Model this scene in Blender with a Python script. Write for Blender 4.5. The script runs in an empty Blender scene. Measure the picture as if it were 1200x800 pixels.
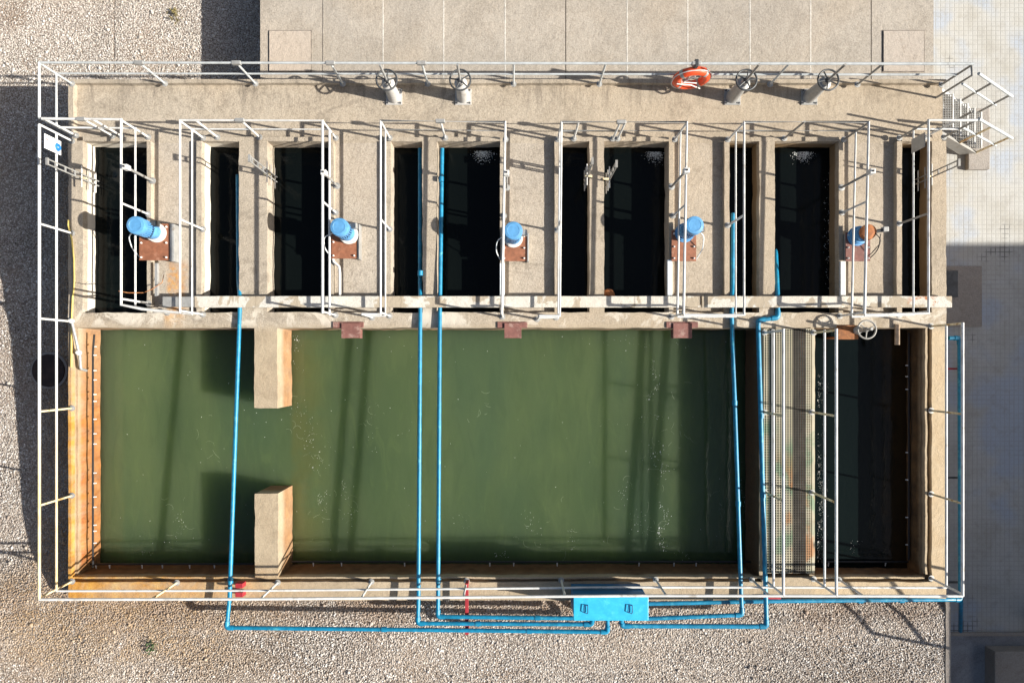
import bpy, math, random
import numpy as np
from mathutils import Vector, noise as mnoise

random.seed(7)
SC = bpy.context.scene
COL = SC.collection
D, F = 14.3, 800.0            # camera height over the wall tops, focal length in photo pixels

def P(px, py, z=0.0):
    """photo pixel on the level z -> world point (plan survey of the site)"""
    k = (D - z) / F
    return Vector(((px - 600) * k, -(py - 425) * k, z))

SUN = Vector((1.66, -0.32, 1.0)).normalized()
ZDECK = -0.13
ZWATER = -0.94
ZCHAN = -0.43
ZPAVE = -1.70
ZBOT = -2.7

# ------------------------------------------------------------------ materials
def new_mat(name):
    m = bpy.data.materials.new(name)
    m.use_nodes = True
    nt = m.node_tree
    nt.nodes.clear()
    out = nt.nodes.new('ShaderNodeOutputMaterial')
    b = nt.nodes.new('ShaderNodeBsdfPrincipled')
    nt.links.new(b.outputs[0], out.inputs[0])
    return m, nt, b

class N:
    """small helper round a node tree"""
    def __init__(s, nt):
        s.nt = nt
        g = nt.nodes.new('ShaderNodeNewGeometry')
        s.pos = g.outputs['Position']
        s.geo = g
        sx = nt.nodes.new('ShaderNodeSeparateXYZ')
        nt.links.new(s.pos, sx.inputs[0])
        s.x, s.y, s.z = sx.outputs
    def put(s, sock, v):
        if hasattr(v, 'is_output'):
            s.nt.links.new(v, sock)
        elif isinstance(v, (tuple, list)):
            sock.default_value = tuple(v) + ((1,) if len(v) == 3 and len(sock.default_value) == 4 else ())
        else:
            sock.default_value = v
    def math(s, op, a, b=0.0, c=0.0, clamp=False):
        n = s.nt.nodes.new('ShaderNodeMath'); n.operation = op; n.use_clamp = clamp
        s.put(n.inputs[0], a); s.put(n.inputs[1], b); s.put(n.inputs[2], c)
        return n.outputs[0]
    def noise(s, scale, detail=4, rough=0.6, vec=None, dist=0.0):
        n = s.nt.nodes.new('ShaderNodeTexNoise')
        s.put(n.inputs['Vector'], vec if vec is not None else s.pos)
        n.inputs['Scale'].default_value = scale
        n.inputs['Detail'].default_value = detail
        n.inputs['Roughness'].default_value = rough
        n.inputs['Distortion'].default_value = dist
        return n.outputs['Fac']
    def scaled(s, sx, sy, sz):
        n = s.nt.nodes.new('ShaderNodeVectorMath'); n.operation = 'MULTIPLY'
        s.put(n.inputs[0], s.pos); n.inputs[1].default_value = (sx, sy, sz)
        return n.outputs[0]
    def vor(s, scale, feature='F1', vec=None, out='Distance', rand=1.0):
        n = s.nt.nodes.new('ShaderNodeTexVoronoi'); n.feature = feature
        s.put(n.inputs['Vector'], vec if vec is not None else s.pos)
        n.inputs['Scale'].default_value = scale
        n.inputs['Randomness'].default_value = rand
        return n.outputs[out]
    def step(s, v, a, b):
        n = s.nt.nodes.new('ShaderNodeMapRange'); n.interpolation_type = 'SMOOTHSTEP'
        s.put(n.inputs[0], v); n.inputs[1].default_value = a; n.inputs[2].default_value = b
        return n.outputs[0]
    def mix(s, f, a, b, mode='MIX'):
        n = s.nt.nodes.new('ShaderNodeMix'); n.data_type = 'RGBA'; n.blend_type = mode
        s.put(n.inputs[0], f); s.put(n.inputs[6], a); s.put(n.inputs[7], b)
        return n.outputs[2]
    def ramp(s, v, stops):
        n = s.nt.nodes.new('ShaderNodeValToRGB')
        e = n.color_ramp.elements
        while len(e) < len(stops): e.new(0.5)
        for i, (p, c) in enumerate(stops):
            e[i].position = p; e[i].color = tuple(c) + (1,)
        s.put(n.inputs[0], v)
        return n.outputs[0]
    def bump(s, h, strength, dist):
        n = s.nt.nodes.new('ShaderNodeBump')
        n.inputs['Strength'].default_value = strength
        n.inputs['Distance'].default_value = dist
        s.put(n.inputs['Height'], h)
        return n.outputs[0]

def concrete(name, c, blotch=0.5, speck=0.25, tank=False, peel=None, island=0.0):
    m, nt, b = new_mat(name); n = N(nt)
    light = [min(1, v * 1.16) for v in c]; dark = [c[0] * .66, c[1] * .63, c[2] * .59]
    big = n.noise(0.9, 7, 0.7, dist=.8)
    col = n.mix(n.step(big, .38, .64), tuple(dark), tuple(light))
    col = n.mix(blotch, tuple(c), col)
    huge = n.noise(.33, 3, .55, dist=.5)
    col = n.mix(n.math('MULTIPLY', n.step(huge, .48, .64), .38), col, (c[0] * .80, c[1] * .84, c[2] * .90))
    col = n.mix(n.math('MULTIPLY', n.step(huge, .50, .36), .35), col, (min(1, c[0] * 1.14), c[1] * 1.04, c[2] * .92))
    mid = n.noise(5.0, 7, .75, dist=.4)
    col = n.mix(n.math('MULTIPLY', n.step(mid, .50, .68), .45), col, (c[0] * .56, c[1] * .53, c[2] * .48))
    col = n.mix(n.math('MULTIPLY', n.step(n.noise(4.0, 7, .75, n.scaled(1.3, .9, 1)), .55, .70), .40), col, [min(.75, v * 1.35) for v in c])
    fine = n.noise(36, 4, .8)
    col = n.mix(min(1, speck * 2.1), col, n.mix(.66, col, n.ramp(fine, [(.36, [v * .42 for v in c]), (.48, c), (.62, [min(.8, v * 1.4) for v in c])])))
    pits = n.step(n.vor(13), .13, .05)
    pits = n.math('MULTIPLY', pits, n.step(n.noise(2.1, 3), .48, .58))
    col = n.mix(n.math('MULTIPLY', pits, .65), col, [v * .25 for v in c])
    if island:
        r = n.geo.outputs['Random Per Island']
        col = n.mix(island, col, n.ramp(r, [(0, [v * .75 for v in c]), (1, light)]), 'MIX')
    if tank:
        # long run-off marks across the joints and cracks
        crack = n.step(n.vor(.8, 'DISTANCE_TO_EDGE', n.pos), .006, .001)
        crack = n.math('MULTIPLY', crack, n.step(n.noise(.7, 2), .5, .6))
        col = n.mix(n.math('MULTIPLY', crack, .3), col, (.06, .05, .04))
        # rust / iron staining along the west and south rims of the settling basin
        wx = n.step(n.x, -8.15, -8.9)
        wy = n.step(n.y, 1.4, -1.6)
        west = n.math('MULTIPLY', wx, wy)
        sx = n.math('MULTIPLY', n.step(n.y, -4.1, -4.45), n.step(n.x, -2.5, -7.6))
        rust = n.math('MAXIMUM', west, n.math('MULTIPLY', sx, .8))
        streak = n.noise(2.2, 6, .7, n.scaled(1.0, 1.6, .5), dist=.7)
        rust = n.math('MULTIPLY', rust, n.math('MULTIPLY_ADD', streak, 1.7, .05), clamp=True)
        ledge = n.math('MULTIPLY', n.step(n.z, -.30, -.17), n.step(n.z, -.10, -.14))
        rust = n.math('MULTIPLY', rust, n.math('SUBTRACT', 1.0, n.math('MULTIPLY', ledge, .15)))
        face = n.step(n.z, -.17, -.28)
        rc = n.mix(face, n.ramp(n.noise(2.6, 6, .7, n.scaled(1.5, .8, 1)), [(.3, (.28, .13, .03)), (.5, (.47, .22, .035)), (.7, (.60, .36, .09))]), n.ramp(n.noise(3.2, 7, .75, n.scaled(1, 1.3, .25)), [(.34, (.15, .035, .01)), (.44, (.36, .11, .022)), (.6, (.46, .18, .035)), (.75, (.52, .30, .10))]))
        rc = n.mix(ledge, rc, n.ramp(n.noise(4, 5), [(.35, (.28, .17, .08)), (.65, (.40, .28, .16))]))
        col = n.mix(n.math('MULTIPLY', rust, .95), col, rc)
        # grime: soot-dark patches and foot-worn tan
        gr = n.math('MULTIPLY', n.step(n.noise(.75, 7, .7, n.scaled(1, 1.5, 1), dist=1.2), .50, .66), n.step(n.noise(7, 4, .7), .35, .6))
        col = n.mix(n.math('MULTIPLY', n.math('MULTIPLY', gr, n.math('SUBTRACT', 1.0, rust, clamp=True)), .58), col, (.17, .145, .115))
        col = n.mix(n.math('MULTIPLY', n.math('MULTIPLY', n.step(n.y, .9, .6), n.math('SUBTRACT', 1.0, rust, clamp=True)), .55), col, n.ramp(n.noise(2.5, 6, .7), [(.35, (.30, .225, .135)), (.65, (.45, .355, .23))]))
        dr = n.math('MULTIPLY', n.math('MULTIPLY', n.step(n.y, 5.1, 5.85), n.step(n.noise(2.2, 5, .7, n.scaled(2.6, .35, 1)), .50, .66)), n.step(n.z, -.2, -.14))
        col = n.mix(n.math('MULTIPLY', dr, .55), col, (.14, .12, .10))
        dk = n.math('MULTIPLY', n.math('MULTIPLY', n.step(n.y, 4.1, 4.9), n.step(n.y, 5.0, 4.8)), n.step(n.noise(1.7, 6, .7, n.scaled(1, .8, 1)), .50, .64))
        col = n.mix(n.math('MULTIPLY', dk, .35), col, (.20, .165, .13))
        col = n.mix(n.math('MULTIPLY', n.step(n.x, -1.0, 4.5), .30), col, (.40, .315, .215))
        lime = n.math('MULTIPLY', n.math('MULTIPLY', n.step(n.y, 1.22, 1.02), n.step(n.y, .68, .90)), n.step(n.noise(1.1, 6, .7, dist=.6), .50, .56))
        col = n.mix(n.math('MULTIPLY', lime, .8), col, (.60, .55, .47))
        cream = n.math('MULTIPLY', n.step(n.z, -.12, -.05), n.math('MULTIPLY', n.step(n.y, .78, .6), n.math('MAXIMUM', n.step(n.x, 8.6, 8.75), n.math('MULTIPLY', n.step(n.x, 6.2, 6.4), n.step(n.y, -4.3, -4.5)))))
        col = n.mix(n.math('MULTIPLY', cream, .62), col, n.ramp(n.noise(2.6, 5), [(.3, (.50, .37, .22)), (.7, (.60, .49, .34))]))
        # brown scale on the east rim
        er = n.math('MULTIPLY', n.math('MULTIPLY', n.step(n.x, 7.6, 8.1), n.step(n.z, -.06, -.14)), n.step(n.y, .75, .7))
        col = n.mix(n.math('MULTIPLY', er, .75), col, n.ramp(n.noise(3, 5), [(.3, (.10, .06, .03)), (.7, (.24, .17, .105))]))
        ef = n.math('MULTIPLY', er, n.step(n.z, -.17, -.30))
        col = n.mix(n.math('MULTIPLY', ef, .85), col, n.ramp(n.noise(2.4, 5), [(.35, (.03, .018, .009)), (.7, (.13, .075, .032))]))
        # local rust spill on the first bridge below its drive
        sp = n.math('MULTIPLY', n.step(n.x, -7.34, -7.22), n.step(n.x, -6.72, -7.12))
        sp = n.math('MULTIPLY', sp, n.math('MULTIPLY', n.step(n.y, .55, 1.3), n.step(n.y, 2.25, 1.95)))
        sp = n.math('MULTIPLY', sp, n.step(n.noise(4.5, 7, .75), .36, .62))
        col = n.mix(n.math('MULTIPLY', sp, .9), col, n.ramp(n.noise(7, 4), [(.35, (.42, .16, .02)), (.65, (.58, .30, .06))]))
        # water-line deposit on the inner faces
        lo = n.step(n.z, -.2, -.5)
        wet = n.math('MULTIPLY', lo, n.math('MULTIPLY_ADD', n.noise(3.2, 5, .7, n.scaled(1, 1, .6)), .9, .35), clamp=True)
        inb = n.math('MULTIPLY', n.math('MULTIPLY', wet, n.step(n.y, .8, .7)), n.step(n.x, 7.5, 7.3))
        col = n.mix(n.math('MULTIPLY', inb, .85), col, n.ramp(n.noise(5, 4), [(.3, (.20, .085, .028)), (.7, (.36, .175, .062))]))
        sf = n.math('MULTIPLY', n.step(n.y, -4.2, -4.4), n.step(n.z, -.16, -.24))  # wet brown deepened to paint the shade on the south face
        col = n.mix(n.math('MULTIPLY', sf, .8), col, n.ramp(n.noise(4, 5), [(.3, (.085, .042, .018)), (.7, (.20, .105, .045))]))
        dv = n.math('MULTIPLY', n.math('MULTIPLY', n.step(n.x, 5.05, 5.12), n.step(n.x, 5.5, 5.4)), n.math('MULTIPLY', n.step(n.z, -.08, -.12), n.step(n.y, .75, .7)))
        col = n.mix(n.math('MULTIPLY', dv, .9), col, (.075, .045, .025))
        # sunlit white painted into the west channel faces; the east ones go brown
        inc = n.math('MULTIPLY', n.step(n.z, -.14, -.2), n.step(n.y, .9, 1.0))
        col = n.mix(n.math('MULTIPLY', inc, n.math('MULTIPLY', n.step(n.x, -5.9, -6.3), .85)), col, (.70, .65, .56))
        col = n.mix(n.math('MULTIPLY', inc, n.math('MULTIPLY', n.step(n.x, 3.5, 4.2), .8)), col, (.21, .135, .06))
    if peel:
        pm = n.step(n.noise(1.6, 7, .62, dist=.5), .5, .53)
        col = n.mix(pm, col, peel)
        e = n.step(n.x, 7.9, 8.5)
        rr = n.math('MULTIPLY', e, n.step(n.noise(2.9, 6, .7), .57, .62))
        col = n.mix(rr, col, (.40, .16, .06))
    n.put(b.inputs['Base Color'], col)
    b.inputs['Roughness'].default_value = .93
    b.inputs['Specular IOR Level'].default_value = .2
    h = n.math('ADD', n.math('MULTIPLY', n.noise(45, 4, .75), .8), n.math('MULTIPLY', n.noise(9, 4), 1.2))
    n.put(b.inputs['Normal'], n.bump(h, .8, .016))
    return m

def paint(name, c, rough=.45, metal=0.0, wear=None, wear_amt=.45, var=.12, scale=9):
    m, nt, b = new_mat(name); n = N(nt)
    f = n.noise(scale, 5, .65)
    col = n.mix(n.step(f, .35, .7), [v * (1 - var) for v in c], [min(1, v * (1 + var)) for v in c])
    col = n.mix(n.math('MULTIPLY', n.step(n.noise(2.1, 4), .45, .7), var * 1.6), col, [v * .6 for v in c])
    if wear:
        w = n.step(n.noise(scale * .7, 6, .7), 1 - wear_amt, 1 - wear_amt + .13)
        col = n.mix(w, col, wear)
    n.put(b.inputs['Base Color'], col)
    n.put(b.inputs['Roughness'], n.math('MULTIPLY_ADD', f, .25, rough - .1))
    b.inputs['Metallic'].default_value = metal
    n.put(b.inputs['Normal'], n.bump(n.noise(60, 3), .15, .003))
    return m

def water_mat(name, c1, c2, rough, turbid=0.0, shallow=False):
    m, nt, b = new_mat(name); n = N(nt)
    v = n.scaled(1.0, .22, 1.0)
    f = n.noise(.55, 4, .55, v, dist=.4)
    f2 = n.noise(.28, 2, .5)
    col = n.mix(n.step(n.math('MULTIPLY_ADD', f2, .5, n.math('MULTIPLY', f, .5)), .36, .64), c1, c2)
    b.inputs['Specular IOR Level'].default_value = .5 if turbid else .26
    if shallow:
        e = n.math('ADD', n.x, n.math('MULTIPLY', n.math('SUBTRACT', n.noise(.9, 4), .5), .9))
        col = n.mix(n.math('MULTIPLY', n.step(e, 8.0, 8.6), .75), col, (.05, .028, .011))
    if turbid:
        st = n.noise(2.4, 6, .62, n.scaled(1.5, .35, 1), dist=1.2)
        col = n.mix(n.math('MULTIPLY', n.step(st, .50, .72), .26), col, (.115, .158, .062))
        col = n.mix(n.math('MULTIPLY', n.step(st, .5, .3), .22), col, (.045, .072, .032))
        col = n.mix(n.math('MULTIPLY', n.step(n.noise(.35, 3, .5, n.scaled(1.2, .35, 1)), .5, .66), .5), col, (.050, .088, .052))
        al = n.math('MULTIPLY', n.math('MULTIPLY', n.step(n.x, -5.0, -4.85), n.step(n.x, -3.9, -4.7)), n.step(n.noise(1.2, 3), .3, .6))
        col = n.mix(n.math('MULTIPLY', al, .32), col, (.125, .105, .02))
    n.put(b.inputs['Base Color'], col)
    b.inputs['Roughness'].default_value = rough
    b.inputs['IOR'].default_value = 1.33
    if turbid:
        b.inputs['Subsurface Weight'].default_value = 1
        b.inputs['Subsurface Radius'].default_value = (.9, 1.0, .7)
        b.inputs['Subsurface Scale'].default_value = turbid
    h = n.math('ADD', n.noise(2.6, 3, .5, n.scaled(1, .7, 1), dist=.5), n.math('MULTIPLY', n.noise(14, 3, .5), .22))
    n.put(b.inputs['Normal'], n.bump(h, .16, .04))
    return m

def gravel_sheet():
    m, nt, b = new_mat('gravel_bed'); n = N(nt)
    cell = n.vor(28, out='Color')
    sp = nt.nodes.new('ShaderNodeSeparateColor'); nt.links.new(cell, sp.inputs[0])
    col = n.ramp(sp.outputs[0], [(0, (.22, .175, .14)), (.35, (.38, .32, .27)), (.7, (.48, .42, .36)), (1, (.66, .62, .56))])
    d = n.vor(28)
    col = n.mix(n.step(d, .4, .65), col, (.24, .20, .165))
    col = n.mix(n.math('MULTIPLY', n.step(n.noise(.5, 4), .45, .65), .35), col, (.26, .17, .10))
    n.put(b.inputs['Base Color'], col)
    b.inputs['Roughness'].default_value = .95
    n.put(b.inputs['Normal'], n.bump(n.math('SUBTRACT', 1.0, d), 1.0, .03))
    return m

def stone_mat():
    m, nt, b = new_mat('gravel_stone'); n = N(nt)
    r = n.geo.outputs['Random Per Island']
    col = n.ramp(r, [(0, (.09, .075, .062)), (.13, (.26, .22, .19)), (.45, (.43, .39, .355)), (.8, (.555, .52, .485)), (1, (.80, .78, .75))])
    tint = n.step(n.noise(.42, 5, .65), .48, .66)
    col = n.mix(n.math('MULTIPLY', tint, .24), col, (.38, .28, .20), 'MIX')
    col = n.mix(n.math('MULTIPLY', n.step(n.y, 5.4, 6.0), .42), col, (.66, .61, .55))
    nw = n.math('MULTIPLY', n.math('MULTIPLY', n.step(n.y, -6.0, -5.2), n.step(n.y, -4.5, -4.9)), n.step(n.noise(.8, 5, .7), .38, .58))
    col = n.mix(n.math('MULTIPLY', nw, .6), col, (.33, .22, .145))
    # rust coloured ground at the south west corner of the tank
    k = n.math('MULTIPLY', n.math('MULTIPLY', n.step(n.x, -3.6, -7.0), n.step(n.x, -12.0, -10.5)), n.math('MULTIPLY', n.step(n.y, -4.2, -4.9), n.step(n.y, -7.4, -6.0)))
    k = n.math('MULTIPLY', k, n.step(n.noise(.9, 7, .75, dist=.8), .34, .56))
    col = n.mix(n.math('MULTIPLY', k, .72), col, n.ramp(n.noise(9, 4, .7), [(.35, (.24, .15, .075)), (.65, (.46, .33, .19))]))
    w = n.math('MULTIPLY', n.math('MULTIPLY', n.step(n.x, -8.6, -9.5), n.step(n.y, 5.9, 5.2)), n.step(n.y, -4.9, -4.3))  # brown put into the shaded west strip's colour, offsetting the blue skylight
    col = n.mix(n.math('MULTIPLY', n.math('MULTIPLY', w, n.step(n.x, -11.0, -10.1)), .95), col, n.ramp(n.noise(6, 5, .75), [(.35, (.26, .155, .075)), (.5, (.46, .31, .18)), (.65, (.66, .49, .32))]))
    n.put(b.inputs['Base Color'], col)
    b.inputs['Roughness'].default_value = .9
    n.put(b.inputs['Normal'], n.bump(n.noise(90, 3), .4, .006))
    return m

def tile_mat():
    m, nt, b = new_mat('paving_tile'); n = N(nt)
    wob = n.noise(.6, 3)
    vx = n.math('ADD', n.x, n.math('MULTIPLY', wob, .02))
    def line(v, period, w):
        f = n.math('FRACT', n.math('DIVIDE', v, period))
        a = n.math('ABSOLUTE', n.math('SUBTRACT', f, .5))
        return n.step(a, .5 - w, .5 - w * .35)
    g1 = line(vx, .108, .13)
    g2 = line(n.y, .108, .12)
    br = n.noise(.9, 4, .6, n.scaled(1.6, .5, 1))
    m1 = n.math('MULTIPLY', g1, n.math('MULTIPLY_ADD', n.step(br, .38, .7), .35, .25))
    br2 = n.noise(1.3, 4, .6, n.scaled(.5, 1.4, 1))
    m2 = n.math('MULTIPLY', g2, n.math('MULTIPLY_ADD', n.step(br2, .42, .72), .32, .16))
    base = n.ramp(n.noise(1.1, 6, .65), [(.3, (.36, .345, .305)), (.5, (.425, .42, .395)), (.72, (.465, .47, .46))])
    sky_tint = n.step(n.noise(.55, 3), .5, .62)  # bluish patches put the blue of skylit shade into the tile colour
    base = n.mix(n.math('MULTIPLY', sky_tint, .75), base, (.33, .38, .46))
    base = n.mix(n.math('MULTIPLY', n.step(n.noise(3.5, 6, .75), .48, .68), .5), base, (.29, .275, .245))
    base = n.mix(n.math('MULTIPLY', n.step(n.noise(30, 3), .45, .8), .3), base, (.28, .26, .23))
    col = n.mix(n.math('MAXIMUM', m1, m2), base, (.27, .26, .235))
    # odd grout lines gone black
    bl = n.math('MULTIPLY', n.math('MAXIMUM', g1, g2), n.step(n.noise(1.0, 3, .5), .64, .72))
    col = n.mix(n.math('MULTIPLY', bl, .8), col, (.06, .06, .06))
    n.put(b.inputs['Base Color'], col)
    b.inputs['Roughness'].default_value = .7
    n.put(b.inputs['Normal'], n.bump(n.math('SUBTRACT', 1.0, n.math('MAXIMUM', g1, g2)), .5, .006))
    return m

def grating_mat():
    m, nt, b = new_mat('cream_grating'); n = N(nt)
    col = n.ramp(n.noise(2.0, 4), [(.3, (.36, .33, .235)), (.7, (.50, .45, .33))])
    low = n.step(n.y, -.6, -1.6)
    g = n.math('MULTIPLY', low, n.step(n.noise(1.3, 4), .46, .6))
    col = n.mix(n.math('MULTIPLY', g, .75), col, (.16, .28, .17))
    o = n.math('MULTIPLY', n.step(n.y, -1.6, -2.6), n.step(n.noise(1.9, 4, .6, n.scaled(1, .6, 1)), .52, .62))
    col = n.mix(n.math('MULTIPLY', o, .8), col, (.46, .21, .08))
    n.put(b.inputs['Base Color'], col)
    b.inputs['Roughness'].default_value = .7
    return m

def west_rail():
    m, nt, b = new_mat('weathered_west_rail'); n = N(nt)
    f = n.step(n.y, .2, -2.8)
    f = n.math('MULTIPLY', f, n.math('MULTIPLY_ADD', n.noise(1.6, 4), 1.3, .1), clamp=True)
    col = n.mix(f, (.66, .66, .64), n.ramp(n.noise(4, 4), [(.35, (.50, .30, .10)), (.65, (.70, .54, .24))]))
    n.put(b.inputs['Base Color'], col)
    b.inputs['Roughness'].default_value = .55
    return m

M = {}
M['tank'] = concrete('weathered_concrete', (.405, .35, .28), .6, .35, tank=True)
M['deck'] = concrete('bridge_concrete', (.41, .36, .30), .45, .35, tank=True)
M['slab'] = concrete('roof_slab_concrete', (.385, .345, .295), .55, .25)
M['hatch'] = concrete('hatch_concrete', (.44, .385, .33), .25, .15)
M['pad'] = concrete('pad_concrete', (.36, .325, .29), .5, .2)
M['apron'] = concrete('apron_concrete', (.30, .31, .33), .8, .2)
M['trough'] = concrete('peeling_whitewash', (.60, .57, .51), .3, .15, peel=(.40, .34, .26))
M['joint'] = concrete('joint_mortar', (.60, .57, .52), .5, .3)
M['darkjoint'] = paint('dark_joint', (.20, .175, .15), .9, var=.3)
M['gravel'] = gravel_sheet()
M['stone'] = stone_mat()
M['tile'] = tile_mat()
M['water'] = water_mat('green_water', (.062, .096, .044), (.090, .124, .055), .06, 4.0)
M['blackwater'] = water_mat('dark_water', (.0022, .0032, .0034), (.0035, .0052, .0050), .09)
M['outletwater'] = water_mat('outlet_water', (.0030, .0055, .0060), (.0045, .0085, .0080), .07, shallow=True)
M['scum'] = paint('scum', (.34, .40, .28), .8, var=.2)
M['foam'] = paint('foam', (.75, .78, .76), .8, var=.15)
M['rail'] = paint('galvanised_rail', (.66, .66, .645), .5, .0, wear=(.42, .40, .37), wear_amt=.45, scale=5)
M['railgalv'] = paint('grey_galvanised_rail', (.50, .53, .54), .45, .1, wear=(.34, .35, .35), wear_amt=.45, scale=5)
M['railwest'] = west_rail()
M['railrust'] = paint('rust_tinted_rail', (.74, .64, .42), .6, 0, wear=(.46, .27, .10), wear_amt=.5)
M['railgrey'] = paint('grey_steel_rail', (.30, .29, .27), .55, .2, wear=(.20, .15, .10), wear_amt=.4)
M['bluepipe'] = paint('blue_pipe', (.006, .20, .36), .4, wear=(.06, .33, .43), wear_amt=.45, var=.2)
M['bluebox'] = paint('light_blue_paint', (.03, .42, .68), .4, wear=(.06, .50, .74), wear_amt=.45, var=.08)
M['blueshade'] = paint('cabinet_shade_blue', (.008, .12, .30), .5)  # lid blue darkened: shade of the cabinet sides put into the colour
M['bluedark'] = paint('blue_bracket', (.01, .07, .19), .5)
M['motorblue'] = paint('motor_blue', (.10, .30, .56), .4, wear=(.17, .38, .60), wear_amt=.4)
M['brown'] = paint('oxide_brown_plate', (.27, .105, .055), .65, wear=(.33, .16, .10), wear_amt=.45, var=.2)
M['oxide'] = paint('faded_oxide_plate', (.20, .085, .07), .75, wear=(.30, .19, .16), wear_amt=.48, var=.2)
M['rust'] = paint('rusty_steel', (.26, .10, .035), .8, wear=(.40, .18, .06), wear_amt=.5, var=.3)
M['orangecap'] = paint('rust_orange_cap', (.33, .12, .04), .75, wear=(.15, .055, .025), wear_amt=.42, var=.3)
M['steel'] = paint('grey_steel', (.36, .36, .35), .5, .3, wear=(.24, .20, .16), wear_amt=.4)
M['darksteel'] = paint('dark_steel', (.07, .075, .08), .5, .3, var=.3)
M['whitepaint'] = paint('white_paint', (.66, .65, .62), .5, wear=(.55, .52, .48), wear_amt=.36)
M['pedestal'] = paint('pedestal_grey_white', (.47, .46, .44), .6, wear=(.33, .31, .28), wear_amt=.45)
M['pvc'] = paint('pale_trunking', (.70, .74, .76), .45, var=.06)
M['black'] = paint('black_pipe', (.018, .018, .02), .4)
M['red'] = paint('red_paint', (.33, .02, .03), .6, wear=(.20, .03, .03), wear_amt=.4)
M['buoy'] = paint('lifebuoy_orange', (.78, .085, .022), .45, var=.12)
M['yellow'] = paint('yellow_hose', (.70, .55, .16), .5)
M['sign'] = paint('sign_white', (.80, .80, .80), .4, var=.03)
M['emblem'] = paint('sign_blue', (.02, .17, .45), .4)
M['wood'] = paint('pale_timber', (.50, .36, .24), .8, var=.25)
M['grate'] = grating_mat()
M['gratedark'] = paint('dark_grating', (.085, .075, .06), .8, var=.4, scale=4)  # darker tone for the middle mesh panel
M['treadgrate'] = paint('steel_grating', (.30, .30, .29), .55, .2)
M['render'] = concrete('building_render', (.55, .50, .44), .3, .1)
M['glass'] = paint('window_glass', (.03, .04, .05), .12)
M['launder'] = concrete('launder_floor', (.11, .075, .045), .9, .4)
M['leaf'] = paint('weed_leaf', (.05, .10, .03), .6, var=.4)
M['dryleaf'] = paint('dry_leaf', (.22, .18, .07), .7, var=.4)
M['manhole'] = paint('dark_cast_iron', (.055, .032, .024), .7, .2, var=.4)

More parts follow.
